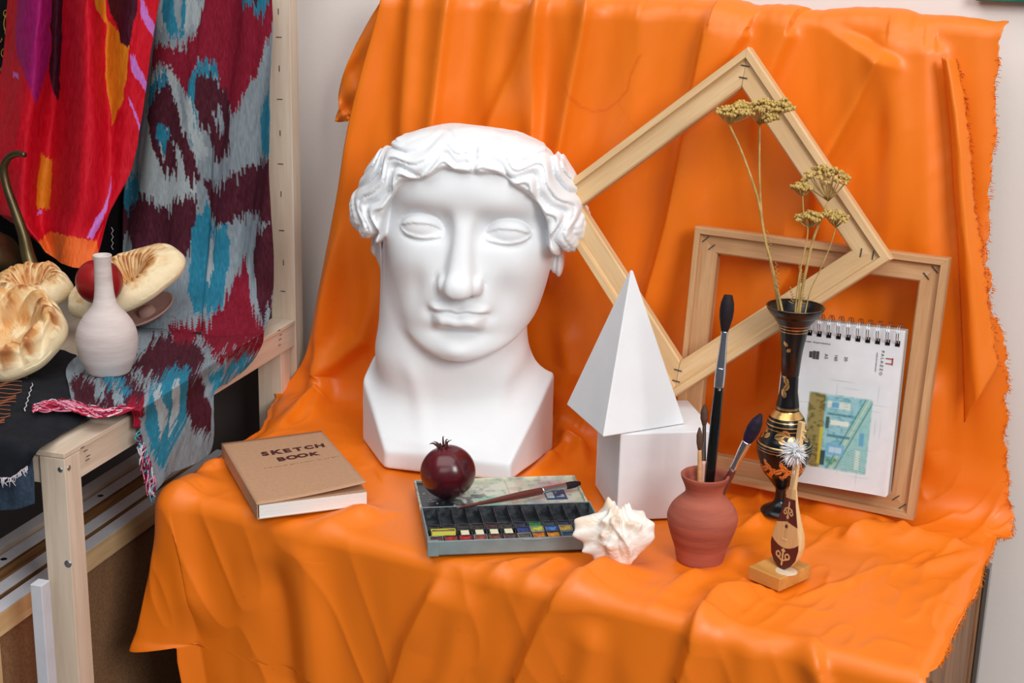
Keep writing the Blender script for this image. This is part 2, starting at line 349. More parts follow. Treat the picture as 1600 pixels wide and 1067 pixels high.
RID = [
 # board part; points go downward; widths are image-left, image-right
 ([(714, -4), (698, 120), (690, 205), (682, 330), (668, 480)], .020, .046, .022, (.0, .1)),
 ([(716, -4), (700, 120), (692, 205), (684, 330), (672, 480)], .004, .014, .007, (.0, .1)),
 ([(655, -6), (648, 86), (645, 160), (630, 300)], .016, .016, .015, (0, .2)),
 ([(604, -6), (566, 172), (536, 340), (506, 520), (474, 600)], .014, .030, .012, (0, .1)),
 ([(850, 12), (826, 80), (797, 140), (762, 230), (742, 330)], .034, .014, .018, (.0, .15)),
 ([(852, 14), (842, 100), (838, 210), (834, 340)], .008, .024, .016, (.0, .15)),
 ([(780, 8), (770, 110), (752, 230)], .02, .02, .008, (0, .2)),
 ([(928, 20), (902, 145), (879, 251), (862, 340), (850, 470)], .018, .036, .022, (0, .1)),
 ([(930, 20), (904, 145), (881, 251), (864, 340), (852, 470)], .004, .014, .007, (0, .1)),
 ([(1114, 50), (1088, 171), (1070, 267), (1052, 347), (1025, 440), (990, 570)], .032, .008, .024, (0, .1)),
 ([(1000, 36), (985, 200), (965, 330), (940, 430)], .02, .04, .010, (.0, .2)),
 ([(1388, 74), (1342, 165), (1294, 250), (1268, 324), (1246, 400), (1204, 500), (1172, 650)], .018, .050, .024, (.02, .1)),
 ([(1389, 76), (1344, 165), (1296, 250), (1270, 324), (1248, 400), (1206, 500), (1174, 650)], .004, .014, .006, (.02, .1)),
 ([(1392, 74), (1402, 200), (1396, 360), (1380, 480)], .022, .018, .014, (.0, .2)),
 ([(1230, 56), (1204, 120), (1172, 200), (1152, 330)], .010, .034, .014, (.0, .3)),
 ([(1166, 54), (1142, 95), (1112, 150)], .006, .02, .010, (.0, .4)),
 ([(1446, 84), (1450, 250), (1452, 420), (1440, 560)], .014, .02, .010, (.0, .2)),
 ([(1466, 86), (1480, 200), (1493, 330), (1498, 480), (1500, 640), (1495, 760)], .010, .026, .006, (0, .15)),
 ([(1520, 300), (1530, 450), (1530, 600), (1540, 740)], .02, .02, .010, (.2, .2)),
 ([(1458, 560), (1450, 700), (1466, 790)], .014, .02, .012, (.2, .15)),
 ([(1300, 440), (1290, 560), (1310, 700), (1330, 790)], .02, .03, .012, (.2, .1)),
 ([(1120, 420), (1100, 540), (1090, 660)], .03, .02, .010, (.2, .1)),
 ([(560, 300), (525, 430), (505, 520), (470, 630)], .02, .012, .014, (.2, .1)),
 ([(600, 420), (570, 530), (520, 610), (470, 660)], .012, .02, .014, (.2, .1)),
 ([(880, 480), (890, 580), (880, 660)], .02, .02, .012, (.2, .1)),
 # table top
 ([(520, 600), (490, 625), (450, 655), (410, 690)], .008, .014, .008, (.2, .2)),
 ([(880, 675), (905, 705), (915, 740)], .01, .014, .012, (.2, .2)),
 ([(868, 715), (840, 742), (800, 772)], .010, .012, .012, (.1, .2)),
 ([(895, 690), (850, 730)], .008, .008, .008, (.2, .2)),
 ([(1160, 770), (1130, 800), (1150, 850)], .006, .008, .007, (.2, .3)),
 ([(1150, 755), (1185, 775), (1195, 812)], .006, .006, .007, (.2, .3)),
 ([(1180, 745), (1240, 772), (1290, 800)], .010, .010, .014, (.2, .3)),
 ([(1255, 790), (1310, 800), (1370, 816), (1420, 830)], .010, .012, .014, (.15, .25)),
 ([(1140, 835), (1190, 815), (1250, 815), (1310, 830)], .005, .010, .009, (.2, .2)),
 ([(1310, 850), (1340, 838), (1372, 822), (1395, 822)], .008, .022, .014, (.2, .25)),
 ([(1385, 822), (1420, 842), (1475, 852), (1540, 862)], .010, .022, .010, (.15, .2)),
 ([(1420, 900), (1470, 880), (1530, 860)], .006, .012, .005, (.2, .2)),
 ([(1200, 850), (1140, 868), (1080, 905), (1030, 935), (1008, 957), (1000, 985)], .012, .007, .008, (.2, .25)),
 ([(1240, 925), (1170, 925), (1119, 938), (1093, 966), (1086, 1010), (1070, 1060)], .022, .006, .011, (.2, .0)),
 ([(1030, 880), (960, 895), (900, 915), (872, 940), (852, 975), (816, 1060)], .026, .006, .012, (.2, .0)),
 ([(850, 868), (800, 885), (760, 910), (735, 935)], .006, .010, .006, (.2, .3)),
 ([(905, 870), (850, 893), (815, 930), (800, 980)], .007, .012, .006, (.2, .4)),
 ([(960, 895), (905, 920), (870, 955)], .007, .010, .005, (.2, .4)),
 ([(350, 745), (300, 760), (272, 790), (290, 880), (320, 1000)], .02, .04, .009, (.1, .1)),
 ([(300, 740), (330, 728), (372, 726), (390, 735)], .006, .010, .006, (.2, .2)),
 ([(395, 700), (350, 725), (300, 740)], .006, .008, .004, (.2, .2)),
 ([(500, 820), (480, 870), (490, 960), (500, 1060)], .02, .028, .008, (.15, .0)),
 ([(420, 860), (440, 950), (450, 1060)], .02, .03, -.006, (.2, 0)),
 ([(600, 800), (560, 810), (500, 822), (470, 850)], .02, .02, .008, (.2, .2)),
 ([(660, 800), (600, 802), (540, 818)], .012, .02, .006, (.2, .2)),
 ([(700, 885), (675, 940), (645, 1000), (625, 1066)], .024, .008, .011, (.15, 0)),
 ([(745, 900), (720, 980), (700, 1066)], .014, .018, .006, (.2, 0)),
 ([(930, 960), (925, 1010), (915, 1066)], .014, .018, .007, (.3, 0)),
 ([(1262, 985), (1276, 1030), (1290, 1066)], .006, .016, .008, (.5, 0)),
 ([(1180, 985), (1175, 1066)], .02, .02, .005, (.3, 0)),
 ([(1230, 945), (1290, 922), (1350, 905)], .006, .008, .004, (.2, .2)),
 ([(640, 690), (600, 760), (560, 740)], .02, .02, .004, (.2, .2)),
]
D = np.zeros(X.shape)
for i, (pts, wl, wr, A, tp) in enumerate(RID): D += ridge(X, B, pts, wr*1.15, wl*1.15, A*(1.25 if i < 25 else 1.7), (tp[0]*1.6, tp[1]*2.4))
onb = sstep(B_WALL0-.02, B_WALL0+.05, B)
D += onb*.030*(fbm(X*9+B*1.6, B*.9, 5, 3)-.45)
D += onb*.0035*(fbm(X*26-B*14, B*7+X*6, 51, 3)-.45)
wr = (1-onb)
topw = sstep(YF-.01, YF+.05, B)*wr
D += topw*.011*(fbm(X*6+B*5, B*13-X*4, 11, 3)-.45)
wd_ = np.array(flat(1167, 861))-np.array(flat(1008, 957)); wd_ /= np.hypot(*wd_); WA = X*wd_[0]+B*wd_[1]; WB_ = -X*wd_[1]+B*wd_[0]
D += topw*.0042*(1-np.abs(2*vnoise(WA*7+.6*np.sin(WB_*9), WB_*24, 41)-1))**3*sstep(.35, .6, vnoise(X*5+3, B*6, 71))
D += topw*.0026*(1-np.abs(2*vnoise(WA*16, WB_*44+np.sin(WA*11), 43)-1))**3*sstep(.4, .65, vnoise(X*7, B*8+5, 72))
D += sstep(YF+.03, YF-.03, B)*.0022*(1-np.abs(2*vnoise(X*18+B*8, B*5-X*3, 47)-1))**3
D += sstep(YF+.02, YF-.1, B)*.016*(fbm(X*10, B*1.5, 9, 3)-.45)
D *= np.where(B < YF-.01, sstep(.0, .035, X-eL[:, None]), 1)
tab = (B > YF+RF) & (B < B_CREASE)
for (ox, oy, orad) in [(-1.11, 1.535, .095), (-1.04, 1.50, .08), (-.90, 1.56, .09), (-.82, 1.50, .09), (-.74, 1.50, .09), (-.68, 1.55, .08), (-.93, 1.70, .13), (-.66, 1.68, .10), (-.60, 1.68, .08), (-.502, 1.543, .045), (-.395, 1.545, .045), (-.615, 1.50, .05)]:
    D *= 1-.88*np.exp(-(np.hypot(X-ox, B-oy)/orad)**6)*tab
D = np.where(tab, D*.9, D)
ED = .0018*(vnoise(X*120, B*2, 3)-.5)*sstep(B_RAIL-.05, B_RAIL, B)
ED2 = sstep(B_RAIL-.03, B_RAIL+.0, B)*D*.35
Pc = P0+Nn*(D+.0)[..., None]
fy1 = 1.768+.0875*(Pc[..., 2]-.732)+.019; in1 = sstep(-.665, -.64, Pc[..., 0])*sstep(-.262, -.285, Pc[..., 0])*sstep(1.12, 1.09, Pc[..., 2])*(B > B_CREASE-.0)
Pc[..., 1] = np.where((in1 > .01) & (Pc[..., 1] < fy1), Pc[..., 1]*(1-in1)+fy1*in1, Pc[..., 1])
# keep everything above the tabletop and in front of the board
Pc[..., 2] = np.where(tab, np.maximum(Pc[..., 2], ZT-.004), Pc[..., 2])
Pc[..., 2] += ED
front_n = Nn[5, NU//2]
if Nn[400, NU//2, 2] < 0: print('NORMAL FLIPPED')
st = np.zeros(X.shape)
for pts, w_, a_ in [([(896, 132), (912, 165), (926, 174), (948, 172), (968, 158), (985, 140), (990, 115), (1004, 86)], .0016, .34), ([(968, 158), (990, 190), (1002, 205)], .0012, .15), ([(820, 240), (835, 262), (850, 300)], .0012, .15)]:
    st = np.maximum(st, ridge(X+.0015*(vnoise(X*300, B*300)-.5), B, pts, w_, w_, a_, (0, 0)))
for _ in range(60):
    a_, b_ = rnd.uniform(XL, XR), rnd.uniform(YF-.3, YB); st = np.maximum(st, .35*np.exp(-((X-a_)**2+(B-b_)**2)/.0012**2))
ccol = lin(CLOTH_RGB)*(1-st[..., None]*np.array([.35, .8, .8]))
o = mesh('orange_drape', Pc.reshape(-1, 3), gridF(NU, len(bv)), M['cloth'], None, solid=.0008, col=ccol.reshape(-1, 3))
tag(o, 'orange satin drape covering the table and the board behind the plaster head', 'cloth')
def cloth_z(x, y, r=.01):
    m = (np.hypot(Pc[300:530, :, 0]-x, Pc[300:530, :, 1]-y) < r); z = Pc[300:530][m][:, 2]
    return float(z.max()) if len(z) else ZT
# back flap, folded strip and frayed threads are parts of the drape
pts = [[(598, -4), (604, -4), (610, -4)], [(570, 45), (585, 50), (600, 55)], [(542, 100), (560, 105), (580, 110)], [(531, 140), (548, 142), (570, 150)], [(529, 165), (545, 170), (566, 175)], [(534, 185), (548, 190), (560, 200)]]
cp = np.array([[Y(a, b, YB+.02+.012*((i+j) % 2)) for j, (a, b) in enumerate(r)] for i, r in enumerate(pts)])
def patch(cp, nu, nv):
    a = np.array([catmull(r, nu) for r in cp]); return np.stack([catmull(a[:, i], nv) for i in range(nu)], 1)
fp = patch(cp, 12, 30)
mesh('hem_flap', fp.reshape(-1, 3), gridF(12, 30), M['cloth'], o, solid=.001, col=lin(CLOTH_RGB))
fp = patch(np.array([[Y(530, 168, YB+.02), Y(540, 172, YB+.03), Y(548, 178, YB+.02)], [Y(527, 178, YB+.03), Y(536, 180, YB+.02), Y(546, 186, YB+.03)], [Y(523, 190, YB+.02), Y(532, 190, YB+.03), Y(543, 190, YB+.02)]]), 8, 8)
mesh('hem_flap', fp.reshape(-1, 3), gridF(8, 8), M['cloth'], o, solid=.001, col=lin(CLOTH_RGB))
parts = []
def fray(path, n, L, spread, down=(0, 0, -1)):
    path = catmull(np.array(path), 200)
    for k in range(n):
        p = path[rnd.randrange(200)]; d = np.array([rnd.uniform(-1, 1)*spread, rnd.uniform(-1, .3)*spread, 0])+np.array(down)*rnd.uniform(.2, 1); d *= L*rnd.uniform(.5, 1.1)/np.linalg.norm(d)
        q = p+d*.5+np.array([rnd.uniform(-1, 1), rnd.uniform(-1, 1), rnd.uniform(-1, 1)])*L*.15
        parts.append(tube([p, q, p+d], [.00045, .0004, .0003], 4))
fray(Pc[530:745:3, -1] if False else Pc[520:740, -1][::8], 300, .006, .9, (.6, 0, -.3))
fray(Pc[310:520, -1][::8], 420, .007, .7, (.4, 0, -1))
V, F = join(parts); mesh('frayed_threads', V, F, M['hem'], o, kind='stuff')
# folded-over strip with a frayed edge on the right
c0 = [(1472, 90), (1480, 150), (1486, 210), (1490, 280), (1496, 360), (1500, 450), (1505, 560), (1507, 660)]
c1 = [(1494, 92), (1506, 150), (1514, 210), (1519, 270), (1524, 330), (1536, 400), (1546, 480), (1560, 570)]
cp = []
for i in range(8):
    a = Y(*c0[i], YB-.016); b = Y(*c1[i], YB-.016); m = (a+b)/2+np.array([0, -.016, 0]); cp.append([a, m, b])
fp = patch(np.array(cp), 14, 120); fp[:, -1, 0] += .0022*(vnoise(np.arange(120)*.6, np.zeros(120))-.5)*2; fp[..., 1] += .002*(vnoise(np.arange(14)[None, :]*.5, np.arange(120)[:, None]*.12)-.5)
mesh('folded_strip', fp.reshape(-1, 3), gridF(14, 120), M['cloth'], o, solid=.0008, col=lin(CLOTH_RGB))
parts = []; fray(fp[:, -1], 260, .006, .8, (.6, 0, -.4)); V, F = join(parts); mesh('frayed_threads', V, F, mat('dark_orange_thread', (205, 78, 10), .8), o, kind='stuff')
# ---------------------------------------------------------------- plaster head (one continuous cast body: distance field, then surface nets)
def surface_nets(f, org, h):
    nx, ny, nz = f.shape; s = f < 0
    c = [s[i:nx-1+i, j:ny-1+j, k:nz-1+k] for i in (0, 1) for j in (0, 1) for k in (0, 1)]
    n = sum(a.astype(np.int8) for a in c); act = (n > 0) & (n < 8)
    idx = np.full(act.shape, -1, np.int64); I = np.argwhere(act); idx[act] = np.arange(len(I))
    acc = np.zeros((len(I), 3)); cnt = np.zeros(len(I))
    cor = [(i, j, k) for i in (0, 1) for j in (0, 1) for k in (0, 1)]
    for a in range(8):
        for b in range(a+1, 8):
            A, Bc = np.array(cor[a]), np.array(cor[b])
            if np.abs(A-Bc).sum() != 1: continue
            fa = f[tuple((I+A).T)]; fb = f[tuple((I+Bc).T)]; m = (fa < 0) != (fb < 0); t = np.where(m, fa/(fa-fb+1e-20), 0)
            acc += np.where(m[:, None], A+(Bc-A)*t[:, None], 0); cnt += m
    V = org+h*(I+acc/cnt[:, None]); Q = []
    for ax in range(3):
        a1, a2 = (ax+1) % 3, (ax+2) % 3
        sl = [slice(1, -1)]*3; sl[ax] = slice(0, -1); s0 = s[tuple(sl)]; sl2 = list(sl); sl2[ax] = slice(1, None); s1 = s[tuple(sl2)]
        e = np.argwhere(s0 != s1); o_ = np.zeros(3, int)+1; o_[ax] = 0; e = e+o_
        inside = s[tuple(e.T)]; d1 = np.zeros(3, int); d1[a1] = 1; d2 = np.zeros(3, int); d2[a2] = 1
        q = np.stack([idx[tuple((e-d1-d2).T)], idx[tuple((e-d2).T)], idx[tuple(e.T)], idx[tuple((e-d1).T)]], -1)
        q = np.where(inside[:, None], q, q[:, ::-1]); Q.append(q)
    return V, np.vstack(Q)
def smin(a, b, k): h = np.clip(.5+.5*(b-a)/k, 0, 1); return b*(1-h)+a*h-k*h*(1-h)
def smax(a, b, k): return -smin(-a, -b, k)
TH = math.radians(22); HO = np.array([-.938, 1.738, ZT+.004])
HF = np.array([math.sin(TH), -math.cos(TH), 0]); HR = np.array([math.cos(TH), math.sin(TH), 0])
def build_head():
    h = .0019
    xs = np.arange(-.192, .193, h); ys = np.arange(-.15, .178, h); zs = np.arange(-.012, .486, h)
    x, y, z = np.meshgrid(xs.astype(np.float32), ys.astype(np.float32), zs.astype(np.float32), indexing='ij')
    def ell(c, r, xx=None):
        X = x if xx is None else xx
        p = [(X-c[0])/r[0], (y-c[1])/r[1], (z-c[2])/r[2]]; k0 = np.sqrt(p[0]**2+p[1]**2+p[2]**2)
        return (k0-1)*min(r)*.9 if False else (k0-1)*(k0/np.sqrt((p[0]/r[0])**2+(p[1]/r[1])**2+(p[2]/r[2])**2+1e-9))
    ax = np.abs(x); Z1 = zs.astype(np.float32)
    # column of the face: half width and depth by height
    zk = [.10, .15, .165, .18, .20, .22, .25, .28, .31, .345, .38, .41, .44, .46, .475]
    wk = [.062, .070, .080, .088, .095, .102, .110, .1155, .1185, .1205, .121, .118, .108, .08, .03]
    dk = [.085, .094, .102, .1035, .100, .100, .100, .099, .097, .098, .103, .101, .090, .07, .03]
    def prof(k):
        v = catmull(np.stack([zk, k], -1), 400); return np.interp(Z1, v[:, 0], v[:, 1]).astype(np.float32)[None, None, :]
    w = prof(wk); dp = prof(dk)
    yy = y-.0; back = .115
    pw = 2.35
    dep = np.where(yy > 0, dp, back)
    q = ((ax/w)**pw+(np.abs(yy)/dep)**pw)**(1/pw)
    face = (q-1)*np.minimum(w, .1)*.93
    # jaw: underside rises from the chin to the ears, chin narrows
    jaw = (.158+(.098-y)*.50-z)/1.12
    face = smax(face, jaw, .022)
    jl = ((.1425-z)+.0062*(ax/.04)**2.1)/1.2+np.clip(.03-y, 0, .1)*.25
    face = smax(face, jl, .022); face = smax(face, z-.466, .02)
    front = sstep(.0, .055, y).astype(np.float32)
    X2 = xs[:, None]; Z2 = zs[None, :]; A2 = np.abs(X2)
    def g(cx, cz, rx, rz, sym=True): return np.exp(-(((A2 if sym else X2)-cx)/rx)**2-((Z2-cz)/rz)**2)
    D = np.zeros((len(xs), len(zs)))
    # brow, sockets, temples
    D += .0020*g(.055, .386, .040, .015)
    D -= .0118*g(.058, .346, .033, .0185)
    D -= .0105*g(.027, .347, .013, .018)
    D -= .003*g(.050, .361, .036, .010)
    D -= .004*g(.105, .365, .02, .03)
    D += .006*g(.066, .300, .035, .030)
    D -= .003*g(.070, .245, .03, .03)
    D += .004*g(0, .405, .07, .03, False)
    # mouth area
    D += .007*g(0, .236, .050, .030, False)
    mz = .2318-.0016*np.exp(-(X2/.006)**2)+.001*np.exp(-((A2-.013)/.008)**2)-.0018*(A2/.04)**2
    mw = sstep(.046, .032, A2)
    D += mw*.0078*np.exp(-((Z2-mz-.0058)/.0052)**2)
    D += sstep(.040, .020, A2)*.0155*np.exp(-(np.abs(Z2-mz+.0112)/.0098)**2.8)
    D -= .0050*np.exp(-((Z2-mz)/.0024)**2)*sstep(.044, .032, A2)
    D -= .0035*g(.042, .229, .009, .010)
    D -= .0035*np.exp(-(X2/.006)**2)*sstep(.243, .250, Z2)*sstep(.268, .256, Z2)
    D -= .0075*g(0, .2025, .030, .0075, False)
    D += .010*g(0, .179, .026, .017, False)
    D -= .003*g(.060, .262, .012, .03)
    # eyelids
    ex = (A2-.0585)/.0300; arch = np.clip(1-ex**2, 0, 1)
    inn = np.exp(-((A2-.030)/.008)**2)
    zu = .3405+.0085*arch**.8-.002*inn; zl = .3395-.0085*arch**.7-.002*inn; zt = zu+.0095*arch**.5
    Deye = np.zeros_like(D); inside = sstep(1.12, .92, np.abs(ex))
    Deye += inside*.0030*sstep(zu-.0012, zu+.0006, Z2)*sstep(zt+.0035, zt-.001, Z2)
    Deye -= .0028*np.exp(-((Z2-(zt+.0036))/.0030)**2)*sstep(1.25, .8, np.abs(ex))
    Deye += inside*.0026*sstep(zl+.001, zl-.0005, Z2)*sstep(zl-.0050, zl-.0030, Z2)
    Deye -= .0022*np.exp(-((Z2-(zl-.0068))/.0028)**2)*inside
    Deye -= .0020*np.exp(-((A2-.0285)/.004)**2-((Z2-.3395)/.005)**2)
    face = face-(D[:, None, :].astype(np.float32)*front)
    eyeb = ell((.0575, .0645, .3400), (.0295, .0265, .0235), ax)
    face = smin(face, eyeb, .005)
    face = face-(Deye[:, None, :].astype(np.float32)*front)
    # nose: straight ridge, ball and wings
    zt_, zb_ = .376, .268
    t = np.clip((zt_-z)/(zt_-zb_), -.3, 1.15); ny = .098+.036*np.clip(t, 0, 1.1)**1.05+.004*np.exp(-((t-.95)/.15)**2); nw = .0070+.0065*np.clip(t, 0, 1)**1.6+.007*np.exp(-(t/.22)**2)
    side = (ax-nw-np.clip(ny-y, 0, .06)*.42)/1.09
    top = (y-ny)*.95; nose = smax(side, top, .009)
    nose = smax(nose, (.261-z+(.135-y)*.10), .008); nose = smax(nose, z-.40, .03)
    nose = smin(nose, ell((0, .126, .2715), (.0165, .0155, .0135)), .010)
    nose = smin(nose, ell((.0215, .104, .2700), (.0115, .0175, .0125), ax), .007)
    nost = ell((.0125, .112, .2595), (.0062, .0105, .0055), ax)
    face = smin(face, nose, .007); face = smax(face, -nost, .003)
    face = face+(.003*np.exp(-((ax-.0335)/.004)**2-((z-.271)/.013)**2)*front)
    # ears (lobes show under the hair)
    ear = ell((.128, -.012, .306), (.0115, .021, .034), ax+.04*(z-.303)); ear = smin(ear, ell((.126, -.006, .286), (.011, .013, .0135), ax), .006)
    ear = smax(ear, -ell((.141, -.004, .310), (.007, .010, .020), ax), .003)
    face = smin(face, ear, .004)
    # hair: shell, rolled sides, waves
    a_, b_ = .1165, .103
    zz = Z2-.322; qq = (np.abs(X2/a_)**2.3+np.abs(np.clip(zz, 0, 1)/b_)**2.3)**(1/2.3)
    sd = np.where(zz > 0, (qq-1)*.105, A2-a_)
    sd = sd+.0045*np.sin(X2*95+.6)*np.exp(-((A2-.05)/.04)**2)
    ang = np.arctan2(X2, np.clip(Z2-.30, .004, 1)); arc = np.abs(ang)*.125
    outer = ((np.abs(x/.164)**2.55+np.abs((z-.338)/.1215)**2.55+np.abs((y+.012)/.120)**2.35)**(1/2.45)-1)*.118
    outer = smax(outer, (.320-z)*.95, .018)
    sdm = sstep(-.003, .007, sd)[:, None, :].astype(np.float32)
    hairf = np.where(sd[:, None, :] > -.02, 1, 0)*1.0
    shell = face-.0125*sdm*front*sstep(.33, .35, z)
    shell = np.minimum(shell, face)
    side_roll = ell((.1285, .002, .348), (.0350, .062, .0370), ax)
    side_roll = smax(side_roll, (.1155-ax+np.clip(y-.03, 0, 1)*.25), .006)
    outer = smax(outer, -(sd[:, None, :]+.001).astype(np.float32), .006)
    hair = smin(outer, side_roll, .02)
    # wave relief
    ph0 = sd+.0080*np.sin(arc*2*math.pi/.055+1.1+.9*(X2 > 0))*sstep(.004, .02, arc)+.002*np.sin(arc*2*math.pi/.031+2*(X2 > 0))
    ph = ph0/.0122
    rid = np.abs(np.sin(math.pi*ph))**.65
    coarse = .5+.5*np.sin(2*math.pi*(ph0/.0235)+.8)
    sidef = 1-.6*sstep(.128, .155, A2)
    amp = sstep(-.002, .003, sd)*sstep(.060+.05*sstep(.085, .13, A2), .036+.05*sstep(.085, .13, A2), sd+.004*np.sin(arc*120))
    part = 1-.9*np.exp(-((X2-.010)/.004)**2)
    HD = amp*(.0062*rid+.0070*coarse-.0052)*part*sidef-.006*np.exp(-((X2-.010)/.0035)**2)*sstep(0, .004, sd)*sstep(.04, .02, sd)
    # crown outline slightly lumpy
    HD = HD+.0015*np.sin(X2*60+1)*sstep(.03, .05, sd)
    wsm = sstep(-.06, .0, y).astype(np.float32)
    hair = smin(hair, shell, .004)
    hair = hair-HD[:, None, :].astype(np.float32)*wsm
    ph3 = (z-.335+.006*np.sin(y*90))/.0095
    hair = hair-.0022*np.abs(np.sin(math.pi*ph3))**.6*sstep(.125, .14, ax)*sstep(.385, .36, z)*(1-.5*wsm)
    head = smin(face, hair, .002)
    head = smax(head, ((x*HR[1]-y*math.cos(TH)) - .052), .008)
    # neck and cut bust
    nx_ = x-.10*0
    nk = np.sqrt(((x+.020)/1.0)**2+((y+.012)/.78)**2)
    flare = .107+.006*np.exp(-((z-.14)/.03)**2)+.03*np.clip((.10-z)/.06, 0, 1)**2
    neck = (nk-flare)*.9; neck = smax(neck, z-.30, .02); neck = smax(neck, -z, .003)
    neck = neck-.004*np.exp(-((ax-.055-.25*(z-.08))/.014)**2)*sstep(.0, .05, y)*sstep(.16, .12, z)
    # footprint
    pw_ = [Z(600, 737, ZT), Z(797, 758, ZT), Z(882, 692, ZT)]
    P3 = pw_[2]+np.array([-.016, .055, 0]); P4 = np.array([-1.00, 1.782, ZT]); P5 = np.array([-1.085, 1.745, ZT]); P6 = Z(566, 690, ZT)
    poly = [np.array([(p-HO)@HR, (p-HO)@HF]) for p in (pw_[0], pw_[1], pw_[2], P3, P4, P5, P6)]
    ctr = np.mean(poly, 0); foot = None
    for i in range(len(poly)):
        a, b = poly[i], poly[(i+1) % len(poly)]; e = b-a; nrm = np.array([e[1], -e[0]])/np.hypot(*e)
        if (ctr-a)@nrm > 0: nrm = -nrm
        d = (x-a[0])*nrm[0]+(y-a[1])*nrm[1]
        foot = d if foot is None else smax(foot, d, .006)
    bf = math.radians(8)-TH; fx, fy = math.sin(-bf)*-1, math.cos(bf)
    fd = poly[0]*.5+poly[1]*.5; fn = np.array([poly[1][1]-poly[0][1], -(poly[1][0]-poly[0][0])]); fn = -fn/np.hypot(*fn) if fn[1] < 0 else fn/np.hypot(*fn)
    s_ = (fd[0]-x)*fn[0]+(fd[1]-y)*fn[1]            # distance back from the front face
    chest = (z-(.026+.60*np.clip(s_, 0, .5)+.12*np.clip(s_-.09,0,.5)+.25*np.clip(s_-.06, 0, .5)*0))/1.16
    chest = smax(chest, z-(.150-.35*np.clip(ax-.10, 0, 1)), .016)
    bust = smax(foot, chest, .004); bust = smax(bust, -z, .003)
    body = smin(neck, bust, .035); body = smax(body, foot-.0, .004)
    f = smin(body, head, .010); f = smax(f, (x*HR[1]-y*math.cos(TH))-.056, .004)
    f = smax(f, -z, .003)
    V, Q = surface_nets(f.astype(np.float32), np.array([xs[0], ys[0], zs[0]]), h)
    for _ in range(2):        # light smoothing
        acc = np.zeros_like(V); cnt = np.zeros(len(V))
        for a in range(4):
            i, j = Q[:, a], Q[:, (a+1) % 4]
            for k in range(3): acc[:, k] += np.bincount(i, V[j, k], len(V))+np.bincount(j, V[i, k], len(V))
            cnt += np.bincount(i, None, len(V))+np.bincount(j, None, len(V))
        V = V*.5+.5*acc/cnt[:, None]
    wt = sstep(.10, .22, V[:, 2]); dxv = wt*.035*(V[:, 2]-.19); dzv = -wt*.03*V[:, 0]; V[:, 0] += dxv; V[:, 2] += dzv
    return HO+V[:, :1]*HR+V[:, 1:2]*HF+V[:, 2:]*np.array([0, 0, 1]), Q
V, Q = build_head()
# local frame (right, front, up) is left-handed, so turn the faces round
o = mesh('plaster_bust', V, Q[:, ::-1], M['plaster'])
tag(o, 'white plaster bust of a classical head with wavy hair and faceted base', 'sculpture')
# ---------------------------------------------------------------- cube and pyramid
def vertical_z(P, py):
    lo, hi = 0, 2.5
    for _ in range(40):
        m = (lo+hi)/2; v = np.array([P[0], P[1], m])-CO; yy = 533.5-FPX*(v@UP)/(v@FW)
        if yy > py: lo = m
        else: hi = m
    return lo
C1 = np.array([-.635, 1.596]); d1 = np.array([-.600, .800]); d1 /= np.linalg.norm(d1); d2 = np.array([.800, .600])
d1 = Z(920, 745, ZT)[:2]-C1; d1 /= np.linalg.norm(d1); d2 = np.array([d1[1], -d1[0]])
CS = .126; ZC = .845; CZ0 = ZT+.003
q = [C1, C1+d2*CS, C1+d2*CS+d1*CS, C1+d1*CS]
V, F = prism([(p[0], p[1], CZ0) for p in q], [(p[0], p[1], ZC) for p in q])
o = mesh('plaster_cube', V, F, M['plaster2'], None, smooth=False, bevel=.0018)
tag(o, 'white painted plaster cube standing on the orange cloth under the pyramid', 'geometric solid')
A_, B_, D_ = Z(885, 633, ZC), Z(942, 684, ZC), Z(1070, 663, ZC)
E_ = A_+D_-B_; cen = (A_+D_)/2; apex = np.array([cen[0], cen[1], 1.047])
base = [A_, B_, D_, E_]
up = np.array([0, 0, .001])
tip = [apex+(p-apex)*.028 for p in [b for b in base]]
V, F = prism([p+up for p in base], tip)
o = mesh('plaster_pyramid', V, F, M['plaster2'], None, smooth=False, bevel=.0014)
tag(o, 'tall white plaster pyramid resting turned on top of the cube', 'geometric solid')
